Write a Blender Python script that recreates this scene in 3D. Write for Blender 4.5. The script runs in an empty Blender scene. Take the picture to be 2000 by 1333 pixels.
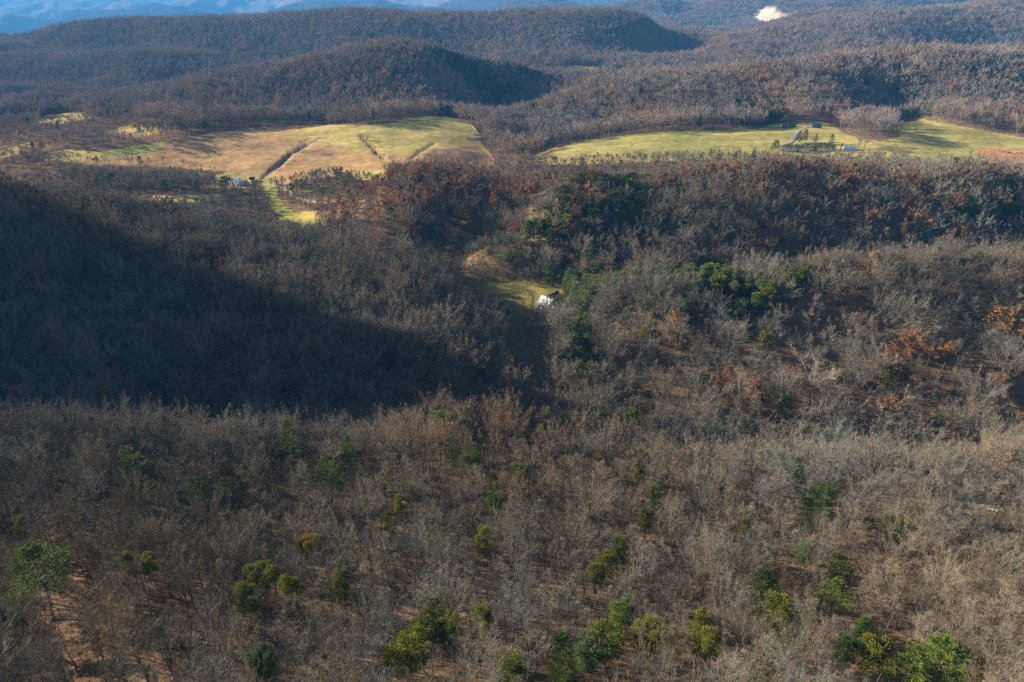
import bpy, math, random
import numpy as np

# ------------------------------------------------------------------ camera, sky, sun, exposure
S = bpy.context.scene
COL = S.collection
H0 = 400.0                                   # camera height above datum (m)
PITCH = math.radians(26.5)
FPX = 2000 * 24 / 36                         # focal length in photo pixels
HAZE = 0.7e-4
SUN_EL = math.radians(18.5)
SUN_AZ = math.radians(20.0)                  # sun is to the left, a little beyond square
SUN_DIR = np.array([-math.cos(SUN_EL) * math.cos(SUN_AZ), math.cos(SUN_EL) * math.sin(SUN_AZ), math.sin(SUN_EL)])

cd = bpy.data.cameras.new("camera")
cam = bpy.data.objects.new("camera", cd)
COL.objects.link(cam)
cd.lens = 24; cd.sensor_width = 36; cd.sensor_fit = 'HORIZONTAL'
cd.clip_start = 0.5; cd.clip_end = 40000
cam.location = (0, 0, H0)
cam.rotation_euler = (math.pi / 2 - PITCH, 0, 0)
S.camera = cam

w = bpy.data.worlds.new("World"); S.world = w; w.use_nodes = True
nt = w.node_tree
sky = nt.nodes.new("ShaderNodeTexSky"); sky.sky_type = 'NISHITA'; sky.sun_disc = False
sky.sun_elevation = SUN_EL; sky.sun_rotation = math.atan2(SUN_DIR[0], SUN_DIR[1])
sky.air_density = 0.8; sky.dust_density = 1.5; sky.ozone_density = 0.6; sky.altitude = 600
nt.links.new(sky.outputs[0], nt.nodes["Background"].inputs[0])
nt.nodes["Background"].inputs[1].default_value = 0.05

sl = bpy.data.lights.new("sun", 'SUN'); sun = bpy.data.objects.new("sun", sl); COL.objects.link(sun)
sl.energy = 5.0; sl.angle = math.radians(0.5); sl.color = (1.0, 0.86, 0.68)
from mathutils import Vector
sun.rotation_euler = Vector(SUN_DIR).to_track_quat('Z', 'Y').to_euler()
sun.location = (0, 0, H0 + 300)

S.view_settings.view_transform = 'Standard'; S.view_settings.look = 'None'
S.view_settings.exposure = 1.52; S.view_settings.gamma = 1.0
try: S.view_settings.use_curve_mapping = False
except Exception: pass
S.render.engine = 'CYCLES'
cy = S.cycles
cy.max_bounces = 4; cy.diffuse_bounces = 2; cy.glossy_bounces = 1; cy.transmission_bounces = 2
cy.volume_bounces = 1; cy.transparent_max_bounces = 4
cy.caustics_reflective = cy.caustics_refractive = False
cy.use_adaptive_sampling = False
cy.use_denoising = False

# ------------------------------------------------------------------ survey: photo pixel <-> terrain
CP, SP = math.cos(PITCH), math.sin(PITCH)
def ray(px, py):                             # returns (x/Y, z/Y) of the sight line through a pixel
    a = (np.asarray(px, float) - 1000.0) / FPX; b = (666.5 - np.asarray(py, float)) / FPX
    d = CP + b * SP
    return a / d, (b * CP - SP) / d
def project(x, y, z):                        # z relative to camera
    d = y * CP - z * SP; up = y * SP + z * CP
    return 1000 + FPX * x / d, 666.5 - FPX * up / d

# Survey points: C = top of the canopy at a pixel and distance (h = tree height), G = bare ground, Z = (x/Y, Y, z)
CAN = [
 # near hillside
 *[(px, 1333, 58, 13) for px in (-400, 0, 500, 1000, 1500, 2000, 2400)],
 *[(px, 1200, 80, 13) for px in (-300, 0, 500, 1000, 1500, 2000, 2300)],
 *[(px, 1050, 113, 13) for px in (-300, 0, 500, 1000, 1500, 2000, 2300)],
 *[(px, 950, 141, 13) for px in (-300, 0, 500, 1000, 1500, 2000, 2300)],
 (-300, 815, 190, 13), (0, 815, 190, 13), (230, 806, 190, 13), (500, 826, 187, 13), (700, 826, 187, 13), (850, 797, 199, 13), (950, 788, 204, 13),
 (1050, 815, 196, 13), (1150, 838, 190, 13), (1300, 868, 181, 13), (1500, 884, 173, 13), (1700, 880, 173, 13), (2000, 876, 173, 13), (2300, 876, 173, 13),
 # left dark hill
 (0, 345, 510, 17), (200, 375, 470, 17), (400, 425, 432, 17), (600, 480, 390, 16), (750, 515, 370, 14), (850, 553, 358, 12), (950, 592, 354, 7),
 (100, 480, 372, 17), (100, 600, 300, 17), (100, 700, 262, 17), (400, 500, 372, 17), (400, 600, 306, 17), (400, 700, 266, 17),
 (700, 600, 312, 16), (700, 700, 266, 16), (900, 700, 275, 12), (900, 620, 318, 12),
 # right hill
 (1150, 548, 372, 13), (1250, 525, 356, 14), (1400, 510, 346, 15), (1600, 500, 340, 15), (1800, 490, 336, 15), (2000, 484, 336, 15), (2300, 480, 336, 15),
 (1110, 640, 330, 10), (1150, 705, 288, 12), (1300, 700, 272, 15), (1600, 700, 266, 15), (1900, 700, 262, 15), (1400, 600, 310, 15), (1700, 600, 302, 15),
 (1950, 600, 297, 15), (1300, 800, 243, 15), (1600, 800, 238, 15), (1900, 800, 235, 15), (2200, 800, 235, 15),
 # middle hill
 (640, 405, 500, 14), (700, 362, 520, 16), (800, 338, 530, 17), (1000, 330, 530, 17), (1100, 328, 530, 17), (1200, 321, 530, 18), (1500, 309, 535, 18), (1800, 315, 530, 18), (2000, 325, 525, 18),
 (2300, 325, 525, 18), (800, 450, 450, 15), (1000, 430, 468, 14), (1200, 440, 446, 14), (1500, 450, 438, 16), (1800, 450, 438, 16), (2100, 450, 438, 16),
 # wood left of the farm
 (300, 322, 690, 16), (100, 318, 690, 14), (420, 340, 650, 16), (600, 345, 640, 12),
 # hill behind the right field
 (960, 212, 1050, 14), (1100, 176, 1080, 16), (1300, 141, 1105, 16), (1500, 115, 1125, 16), (1700, 100, 1135, 16), (1900, 95, 1140, 16), (2000, 103, 1140, 16), (2300, 120, 1140, 16),
 (1200, 220, 960, 16), (1500, 200, 965, 16), (2000, 200, 940, 16), (1500, 150, 1045, 16), (1800, 130, 1050, 16),
 # next ridge right
 (1170, 133, 1720, 16), (1350, 105, 1800, 16), (1500, 80, 1950, 16), (1650, 46, 2150, 16), (1830, 20, 2250, 16), (2000, 38, 2200, 16), (2300, 60, 2200, 16),
 # long ridge centre-left
 (-300, 110, 2320, 16), (0, 82, 2320, 16), (120, 48, 2320, 16), (250, 35, 2320, 16), (400, 31, 2300, 16), (550, 28, 2280, 16), (700, 15, 2260, 16), (900, 24, 2250, 16), (1150, 15, 2230, 16), (1280, 38, 2180, 16), (1380, 76, 2120, 16),
 (500, 115, 1900, 16), (200, 100, 2050, 16), (900, 95, 2000, 16), (1200, 100, 1960, 16), (500, 62, 2110, 16), (900, 60, 2110, 16), (1210, 60, 2100, 16),
 # centre hill
 (200, 195, 1150, 15), (300, 168, 1300, 15), (430, 140, 1380, 15), (600, 116, 1340, 15), (850, 101, 1290, 15), (1000, 121, 1380, 15), (1095, 150, 1480, 15), (600, 180, 1140, 15), (800, 170, 1130, 15), (700, 218, 1010, 15),
 (930, 195, 1210, 14), (880, 150, 1200, 14),
 # left ridge
 (-200, 118, 1800, 15), (0, 112, 1800, 15), (200, 107, 1760, 15), (340, 105, 1760, 15), (430, 130, 1720, 15), (60, 150, 1620, 15), (50, 205, 1120, 15), (-200, 220, 1140, 15),
 (1600, 170, 985, 16), (1900, 190, 945, 16), (1760, 196, 1030, 16), (1140, 60, 2060, 16), (1240, 100, 1960, 16),
]
GRD = [
 # valley floor and farm
 (1060, 760, 280), (990, 690, 322), (1080, 690, 316), (990, 760, 283), (1040, 620, 366), (1068, 595, 385), (980, 557, 414), (900, 520, 446), (600, 440, 545), (540, 400, 610), (470, 365, 682), (1300, 865, 232),
 (620, 458, 510), (1000, 500, 432), (950, 482, 445), (1090, 560, 408),
 (390, 386, 612), (300, 386, 610),
 # left field
 (180, 308, 760), (480, 342, 712), (400, 280, 822), (400, 258, 884), (640, 245, 920), (850, 231, 955), (930, 258, 880), (800, 322, 722), (735, 290, 790), (900, 300, 775), (600, 310, 770), (960, 318, 760),
 (1000, 292, 838), (1020, 262, 935),  
 # middle hill open ground on the crest, right field
 (1100, 352, 505), (1500, 356, 502), (1900, 362, 500), (740, 343, 680),
 (1040, 312, 742), (1100, 296, 766), (1200, 270, 850), (1300, 256, 880), (1500, 250, 892), (1600, 246, 902), (1250, 304, 735), (1450, 304, 735), (1700, 304, 735), (1750, 240, 922), (1850, 290, 762), (2000, 320, 695), (2000, 270, 812), (2300, 300, 760),
 (100, 230, 1000), (30, 300, 785), (250, 255, 892), (0, 262, 905), (1140, 137, 1760),
 (1500, 45, 3900), (1500, 14, 4500), (1470, 30, 4200),
]
ZPT = [
 (-1.3, 235, -150), (-.9, 232, -166), (-.6, 234, -170), (-.3, 238, -170), (-.05, 242, -170), (.1, 246, -168), (.3, 226, -167), (.5, 220, -173), (.75, 220, -174), (1.2, 220, -172),
 (-.9, 208, -153), (-.3, 210, -153), (.0, 220, -156), (.3, 203, -157), (.6, 200, -160),
 # unseen ridge left of the picture, raised to shade the dark hill and near slope
 (-.93, 430, -85), (-1.02, 425, -30), (-1.15, 430, 32), (-1.3, 445, 65), (-1.1, 330, -55), (-1.3, 330, -25), (-1.02, 470, -40), (-1.3, 505, 14), (-1.38, 165, -96), (-1.38, 110, -84), (-1.38, 75, -78),
 # behind crests
 (-1.3, 640, -110), (-1.0, 660, -150), (-.76, 630, -168), (-.61, 600, -171), (-.457, 560, -171), (-.3, 500, -166), (-.13, 460, -165),
 (.2, 410, -172), (.4, 405, -180), (.6, 400, -180), (.78, 400, -178), (1.2, 400, -170),
 (.3, 665, -156), (.6, 665, -156), (.05, 668, -157), (.78, 660, -155), (.3, 700, -152), (.6, 690, -152),
 (.05, 1340, -170), (.3, 1330, -165), (.55, 1340, -165), (.1, 1560, -165), (.35, 1520, -178), (.6, 1560, -178), (-.05, 1720, -170), (-.25, 1640, -185), (-.48, 1480, -192), (-.40, 1600, -188), (-.56, 1380, -185), (-.02, 1240, -195), (0, 1340, -195), (-.03, 1120, -178), (.03, 1500, -190), (.2, 2050, -165), (.21, 2180, -150), (.63, 2050, -150),
 (.3, 2750, -150), (.55, 2900, -150), (-.5, 2800, -190), (-.2, 2800, -190), (.05, 2750, -180), (-.55, 3300, -220), (-.2, 3300, -160), (.1, 3200, -160),
 (-1.2, 4500, -380), (-.75, 4500, -380), (-.4, 4500, -330), (0, 4400, -240), (.3, 3900, -150), (.6, 3700, -125), (1.2, 3600, -115),
 (-1.2, 9000, -370), (-.75, 9000, -370), (-.4, 9000, -260), (0, 8000, -120), (.3, 6000, -95), (.6, 5400, -20), (1.2, 5200, 0),
 (-1.2, 12500, -200), (-.75, 12500, -190), (-.4, 12500, -60), (0, 11500, 20), (.3, 9000, 40), (.6, 8000, 150), (1.2, 7500, 150),
 (-1.2, 16500, 0), (-.75, 16500, 10), (-.4, 15500, 90), (0, 15000, 250),
 (-1.2, 20500, 300), (-.6, 20500, 330), (0, 20500, 400), (.6, 13000, 330), (1.2, 12000, 330), (1.2, 20500, 400), (.6, 20500, 400),
 (-1.2, 36, -78), (0, 36, -78), (1.2, 36, -78),
]
pts = []
for px, py, Y, h in CAN:
    u, t = ray(px, py); pts.append((float(u), math.log(Y), float(t) * Y - h - (2.5 if Y < 222 else 4), Y))
for px, py, Y in GRD:
    u, t = ray(px, py); pts.append((float(u), math.log(Y), float(t) * Y, Y))
for u, Y, z in ZPT: pts.append((u, math.log(Y), z, Y))
pts = np.array(pts)
def qscale(Y): return Y + 250.0
def tps_fit(P, f, lam):
    n = len(P); d = P[:, None] - P[None]; r2 = (d ** 2).sum(-1)
    K = np.where(r2 > 0, .5 * r2 * np.log(r2 + 1e-12), 0) + lam * np.eye(n)
    A = np.zeros((n + 3, n + 3)); A[:n, :n] = K; A[:n, n] = 1; A[:n, n + 1:] = P; A[n, :n] = 1; A[n + 1:, :n] = P.T
    return np.linalg.solve(A, np.r_[f, 0, 0, 0])
P2 = pts[:, :2]
W = tps_fit(P2, pts[:, 2] / qscale(pts[:, 3]), 2e-4)
def tps_eval(u, v):
    out = np.empty(u.size); u = u.ravel(); v = v.ravel(); n = len(P2)
    for s in range(0, u.size, 40000):
        e = slice(s, s + 40000)
        r2 = (u[e, None] - P2[None, :, 0]) ** 2 + (v[e, None] - P2[None, :, 1]) ** 2
        out[e] = (.5 * r2 * np.log(r2 + 1e-12)) @ W[:n] + W[n] + W[n + 1] * u[e] + W[n + 2] * v[e]
    return out

def hash2(ix, iy, seed):
    h = (ix.astype(np.int64) * 374761393 + iy.astype(np.int64) * 668265263 + seed * 974711) & 0xffffffff
    h = ((h ^ (h >> 13)) * 1274126177) & 0xffffffff
    return ((h ^ (h >> 16)) & 0xffff) / 65535.0
def vnoise(x, y, seed=0):
    ix = np.floor(x); iy = np.floor(y); fx = x - ix; fy = y - iy
    fx = fx * fx * (3 - 2 * fx); fy = fy * fy * (3 - 2 * fy)
    a = hash2(ix, iy, seed); b = hash2(ix + 1, iy, seed); c = hash2(ix, iy + 1, seed); d = hash2(ix + 1, iy + 1, seed)
    return (a + (b - a) * fx) * (1 - fy) + (c + (d - c) * fx) * fy
def fbm(x, y, seed=0, o=4):
    s = 0; a = .5
    for k in range(o):
        s = s + a * vnoise(x * 2 ** k + 17.3 * k, y * 2 ** k - 9.1 * k, seed + k); a *= .5
    return s / (1 - .5 ** o)

NU, NV = 760, 1290
U0, U1, V0, V1 = -1.4, 1.4, math.log(30), math.log(21000)
cu = np.linspace(U0, U1, 200); cv = np.linspace(V0, V1, 330)
CQ = tps_eval(*[a for a in np.meshgrid(cu, cv)]).reshape(330, 200)
gu = np.linspace(U0, U1, NU); gv = np.linspace(V0, V1, NV)
def bil(A, fu, fv):
    iu = np.clip(np.floor(fu).astype(int), 0, A.shape[1] - 2); iv = np.clip(np.floor(fv).astype(int), 0, A.shape[0] - 2)
    a = np.clip(fu - iu, 0, 1); b = np.clip(fv - iv, 0, 1)
    return (A[iv, iu] * (1 - a) + A[iv, iu + 1] * a) * (1 - b) + (A[iv + 1, iu] * (1 - a) + A[iv + 1, iu + 1] * a) * b
GU, GV = np.meshgrid(gu, gv)
GY = np.exp(GV); GX = GU * GY
GZ = bil(CQ, (GU - U0) / (U1 - U0) * 199, (GV - V0) / (V1 - V0) * 329) * qscale(GY)
# gullies and spurs, growing with the size of the hills
def ridged(x, y, seed, o=4):
    s = 0; a = .5
    for k in range(o):
        s = s + a * (1 - np.abs(2 * vnoise(x * 2 ** k + 5.7 * k, y * 2 ** k + 3.3 * k, seed + k) - 1)); a *= .5
    return s
sm = lambda a, lo, hi: (lambda t: t * t * (3 - 2 * t))(np.clip((a - lo) / (hi - lo), 0, 1))
wx = GX + 60 * (fbm(GX / 400, GY / 400, 91) - .5); wy = GY + 60 * (fbm(GX / 400, GY / 400, 95) - .5)
cp = np.array([[float(ray(p, q)[0]), math.log(Yd)] for p, q, Yd, h in CAN if Yd > 230] + [[float(ray(p, q)[0]), math.log(Yd)] for p, q, Yd in GRD])
CPW = np.ones((330, 200)); MU, MV = np.meshgrid(cu, cv)
for a_, b_ in cp: CPW *= 1 - np.exp(-((MU - a_) ** 2 / (.06 if b_ < 7.2 else .11) ** 2 + (MV - b_) ** 2 / (.05 if b_ < 7.2 else .075) ** 2))
PIN = bil(CPW, (GU - U0) / (U1 - U0) * 199, (GV - V0) / (V1 - V0) * 329)
GZ += sm(GY, 225, 290) * (1 - sm(GY, 560, 620) * .75 * (1 - sm(GY, 950, 1050))) * (ridged(GX / 130 + 3, GY / 130, 3) - .47) * 11 * (.12 + .88 * PIN)
GZ += sm(GY, 650, 730) * (1 - sm(GY, 1000, 1100)) * (fbm(GX / 85, GY / 60, 33, 2) - .5) * 9
GZ += sm(GY, 950, 1300) * (ridged(wx / 330, wy / 330, 11) - .47) * np.clip(GY / 2000, .5, 1.1) * 105 * (.07 + .93 * PIN)
GZ += sm(GY, 3000, 4600) * (ridged(wx / 1100 + .35 * wy / 1100, wy / 2600, 21) - .47) * 400
GZ += (fbm(GX / 9, GY / 9, 7, 2) - .5) * .5
GZ = np.minimum(GZ, 330)
def line_dist(px, py, line):
    d = np.full(np.shape(px), 1e9)
    for (x1, y1), (x2, y2) in zip(line[:-1], line[1:]):
        dx, dy = x2 - x1, y2 - y1; t = np.clip(((px - x1) * dx + (py - y1) * dy) / (dx * dx + dy * dy), 0, 1)
        d = np.minimum(d, np.hypot(px - x1 - t * dx, (py - y1 - t * dy) * 1.6) * (.6 + 1.1 * vnoise(px / 6, py / 4, 5)))
    return d
GULLY = [[(706,266),(722,281),(748,308)], [(600,284),(570,299),(545,323),(515,346)], [(845,283),(822,296),(800,312)]]
GPX, GPY = project(GX, GY, GZ)
for ln, dp in zip(GULLY, (2.6, 2.0, 1.4)): GZ -= dp * np.exp(-(line_dist(GPX, GPY, ln) / 5.5) ** 2) * ((GY > 640) & (GY < 1000))
def height(x, y):                            # terrain height relative to the camera
    y = np.maximum(np.asarray(y, float), 31)
    return bil(GZ, (np.asarray(x, float) / y - U0) / (U1 - U0) * (NU - 1), (np.log(y) - V0) / (V1 - V0) * (NV - 1))
YS = np.exp(np.linspace(math.log(40), math.log(20000), 1600))
def hit(px, py, h=0.0, y0=40, y1=20000):      # where the sight line through a pixel meets the terrain raised by h
    u, t = ray(px, py); ys = YS[(YS >= y0) & (YS <= y1)]
    dz = height(u * ys, ys) + h - t * ys
    k = np.nonzero(dz >= 0)[0]
    k = k[0] if len(k) else int(np.argmax(dz))
    y = ys[k]
    if k > 0 and dz[k] > 0 > dz[k - 1]: y = ys[k - 1] + (ys[k] - ys[k - 1]) * (-dz[k - 1]) / (dz[k] - dz[k - 1])
    return float(u * y), float(y)
def inpoly(px, py, poly):
    c = np.zeros(np.shape(px), bool); n = len(poly)
    for i in range(n):
        x1, y1 = poly[i]; x2, y2 = poly[i - 1]
        if y1 == y2: continue
        c ^= ((y1 > py) != (y2 > py)) & (px < (x2 - x1) * (py - y1) / (y2 - y1) + x1)
    return c

# ------------------------------------------------------------------ materials
def mat(name):
    m = bpy.data.materials.new(name); m.use_nodes = True
    b = m.node_tree.nodes["Principled BSDF"]; b.inputs["Roughness"].default_value = .9
    b.inputs["Specular IOR Level"].default_value = .15
    return m, m.node_tree, b
def tinted(name, col, rough=.9, trans=None):  # base colour x the tint carried by each tree
    m, t, b = mat(name); b.inputs["Roughness"].default_value = rough
    a = t.nodes.new("ShaderNodeAttribute"); a.attribute_type = 'INSTANCER'; a.attribute_name = "tint"
    x = t.nodes.new("ShaderNodeMix"); x.data_type = 'RGBA'; x.blend_type = 'MULTIPLY'; x.inputs[0].default_value = 1
    x.inputs[6].default_value = (*col, 1); t.links.new(a.outputs["Color"], x.inputs[7]); t.links.new(x.outputs[2], b.inputs["Base Color"])
    if trans:
        tr = t.nodes.new("ShaderNodeBsdfTranslucent"); t.links.new(x.outputs[2], tr.inputs[0])
        ms = t.nodes.new("ShaderNodeMixShader"); ms.inputs[0].default_value = trans
        t.links.new(b.outputs[0], ms.inputs[1]); t.links.new(tr.outputs[0], ms.inputs[2])
        t.links.new(ms.outputs[0], t.nodes["Material Output"].inputs[0])
    return m
def plain(name, col, rough=.8, scale=3.0, var=.25, metal=0.0):
    m, t, b = mat(name); b.inputs["Roughness"].default_value = rough; b.inputs["Metallic"].default_value = metal
    n = t.nodes.new("ShaderNodeTexNoise"); n.inputs["Scale"].default_value = scale; n.inputs["Detail"].default_value = 4
    g = t.nodes.new("ShaderNodeTexCoord"); t.links.new(g.outputs["Object"], n.inputs["Vector"])
    r = t.nodes.new("ShaderNodeValToRGB")
    r.color_ramp.elements[0].position = .3; r.color_ramp.elements[1].position = .7
    r.color_ramp.elements[0].color = (*[c * (1 - var) for c in col], 1); r.color_ramp.elements[1].color = (*[min(1, c * (1 + var)) for c in col], 1)
    t.links.new(n.outputs[0], r.inputs[0]); t.links.new(r.outputs[0], b.inputs["Base Color"])
    return m
M_BARK = tinted("bark", (.125, .105, .09))
M_TWIG = tinted("twigs", (.20, .175, .136))
M_NEEDLE = tinted("needles", (.135, .168, .05), .75, .25)
M_LEAF = tinted("dry_leaves", (.26, .15, .068), .8, .25)
M_PBARK = tinted("pine_bark", (.13, .095, .075))

# ------------------------------------------------------------------ tree meshes
class Geo:
    def __init__(s): s.v = []; s.f = []; s.m = []; s.n = 0
    def tris(s, a, b, c, mi):                # arrays (k,3)
        k = len(a)
        if not k: return
        s.v.append(np.stack([a, b, c], 1).reshape(-1, 3)); s.f.append((np.arange(3 * k) + s.n).reshape(-1, 3)); s.m.append(np.full(k, mi)); s.n += 3 * k
    def chain(s, P, R, sides, mi):           # tapered tube along a polyline
        P = np.asarray(P, float); k = len(P)
        rings = []
        for i in range(k):
            d = P[min(i + 1, k - 1)] - P[max(i - 1, 0)]; d /= np.linalg.norm(d) + 1e-9
            a = np.cross(d, [.31, .95, .05] if abs(d[1]) < .9 else [1, 0, .1]); a /= np.linalg.norm(a); b = np.cross(d, a)
            t = np.arange(sides) / sides * 2 * math.pi
            rings.append(P[i] + R[i] * (np.cos(t)[:, None] * a + np.sin(t)[:, None] * b))
        V = np.concatenate(rings); F = []
        for i in range(k - 1):
            for j in range(sides):
                a0 = i * sides + j; a1 = i * sides + (j + 1) % sides
                F += [(a0, a1, a1 + sides), (a0, a1 + sides, a0 + sides)]
        s.v.append(V); s.f.append(np.array(F) + s.n); s.m.append(np.full(len(F), mi)); s.n += len(V)
    def mesh(s, name, mats):
        V = np.concatenate(s.v).astype(np.float32); F = np.concatenate(s.f).astype(np.int32)
        me = bpy.data.meshes.new(name)
        me.vertices.add(len(V)); me.vertices.foreach_set("co", V.ravel())
        me.loops.add(F.size); me.loops.foreach_set("vertex_index", F.ravel())
        me.polygons.add(len(F)); me.polygons.foreach_set("loop_start", np.arange(0, F.size, 3, dtype=np.int32))
        me.polygons.foreach_set("material_index", np.concatenate(s.m).astype(np.int32))
        for m in mats: me.materials.append(m)
        me.update(); return me
def unit(a): return a / (np.linalg.norm(a, axis=-1, keepdims=True) + 1e-9)
def blades(g, P, D, L, w, rg, mi):           # thin twigs: one long triangle each
    D = unit(D); r = unit(np.cross(D, rg.normal(size=D.shape)))
    h = r * (np.asarray(w).reshape(-1, 1) * .5)
    g.tris(P - h, P + h, P + D * np.asarray(L).reshape(-1, 1), mi)

def skeleton(rg, H, R, base, nlimb, fork):
    k = 7; t = np.linspace(0, 1, k); wob = np.cumsum(rg.normal(0, .012 * H, (k, 2)), 0); wob[0] = 0
    top = .93 * H if not fork else .62 * H
    trunk = np.c_[wob * (1 if not fork else .8), t * top]
    r0 = .0115 * H * (1.25 if fork else 1); tr = r0 * (1 - .86 * t) if not fork else r0 * (1 - .55 * t)
    limbs = []
    az = rg.uniform(0, 6.28)
    for i in range(nlimb):
        s = base + (1 - base) * ((i + rg.uniform(0, 1)) / nlimb) if not fork else min(1, base / .62 + (1 - base / .62) * ((i + rg.uniform(0, 1)) / nlimb))
        p = np.array([np.interp(s, t, trunk[:, 0]), np.interp(s, t, trunk[:, 1]), s * top])
        az += 2.4 + rg.normal(0, .5)
        if fork:
            el = math.radians(rg.uniform(28, 72)); L = min(R / max(.25, math.cos(el)), (H - p[2]) / math.sin(el)) * rg.uniform(.75, 1.05)
        else:
            q = (s - base) / (1 - base); el = math.radians(14 + 46 * q + rg.normal(0, 9)); L = R * (.55 + .75 * math.sin(min(1, q * 1.15 + .18) * math.pi) ** .8) * (1 - .35 * q) * rg.uniform(.7, 1.1)
        d = np.array([math.cos(az) * math.cos(el), math.sin(az) * math.cos(el), math.sin(el)])
        d2 = unit(d + [0, 0, .3] + rg.normal(0, .16, 3)); d3 = unit(d2 + [0, 0, .1] + rg.normal(0, .2, 3))
        Q = np.array([p, p + d * L * .4, p + d * L * .4 + d2 * L * .33, p + d * L * .4 + d2 * L * .33 + d3 * L * .3])
        limbs.append((Q, np.interp(s, t, tr) * .62))
    return trunk, tr, limbs
def bare_tree(seed, H=16., R=3.2, base=.42, nlimb=18, fork=False, cov=.8, w=.055, l=.95, tube2=True, sides=5, leaves=0, split=False, zlow=0.0):
    rg = np.random.default_rng(seed); gt = Geo(); gc = Geo() if split else gt
    trunk, tr, limbs = skeleton(rg, H, R, base, nlimb, fork)
    gt.chain(trunk, tr, sides, 0)
    SP_, SD, SW = [], [], []
    for Q, r in limbs:
        gt.chain(Q, r * np.array([1, .72, .45, .12]) , 3 if sides < 5 else 4, 0)
        n2 = 6 if tube2 else 4
        L = np.linalg.norm(Q[-1] - Q[0])
        for j in range(n2):
            s = rg.uniform(.25, 1) * 3; i = min(2, int(s)); p = Q[i] + (Q[i + 1] - Q[i]) * (s - i); d = unit(Q[i + 1] - Q[i])
            d = unit(d + rg.normal(0, .6, 3) + [0, 0, .18]); l2 = L * rg.uniform(.28, .55)
            e = p + d * l2; e2 = e + unit(d + rg.normal(0, .35, 3) + [0, 0, .2]) * l2 * .7
            if tube2: gc.chain([p, e, e2], np.array([.32, .2, .06]) * r + .008, 3, 1)
            SP_ += [p, e]; SD += [e - p, e2 - e]
        SP_ += [Q[1], Q[2]]; SD += [Q[2] - Q[1], Q[3] - Q[2]]
    SP_ = np.array(SP_); SD = np.array(SD)
    silh = 2 * R * H * (1 - base) * .7
    n = int(cov * silh / (.3 * w * l)); m0 = n * 4
    k = rg.integers(0, len(SP_), m0); s = rg.uniform(0, 1.1, (m0, 1))
    P = SP_[k] + SD[k] * s + rg.normal(0, .06 * R, (m0, 3))
    cz = H * (1 + base) / 2; rho = np.sqrt((P[:, 0] / R) ** 2 + (P[:, 1] / R) ** 2 + ((P[:, 2] - cz) / (H * (1 - base) * .5)) ** 2)
    pr = np.clip(rho, .2, 1.15) ** 2 * np.clip(.45 + (P[:, 2] - cz) / (H * (1 - base)) * 1.3, .2, 1)          # most twigs sit near the outside and top of the crown
    sel = rg.choice(m0, n, replace=False, p=pr / pr.sum()); P = P[sel]; k = k[sel]
    out = P - [0, 0, cz - .25 * H * (1 - base)]
    D = unit(SD[k]) * .7 + unit(out) * .7 + rg.normal(0, .6, (n, 3))
    L0 = l * rg.uniform(.6, 1.3, n); D = unit(D)
    blades(gc, P, D, L0, w * rg.uniform(.6, 1.2, n), rg, 1)
    if leaves:
        c = SP_[rg.integers(0, len(SP_), 40)]; P = c[rg.integers(0, 40, leaves)] + rg.normal(0, .55, (leaves, 3)) * [1, 1, .8]
        sz = rg.uniform(.3, .55, leaves) * (w / .055) ** .5
        blades(gc, P, rg.normal(size=(leaves, 3)), sz, sz * .9, rg, 2)
    mats = [M_BARK, M_TWIG, M_LEAF]
    if split: return gt.mesh("trunk", [M_BARK]), gc.mesh("crown", [M_BARK, M_TWIG, M_LEAF])
    return gt.mesh("bare_tree", mats)
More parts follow.
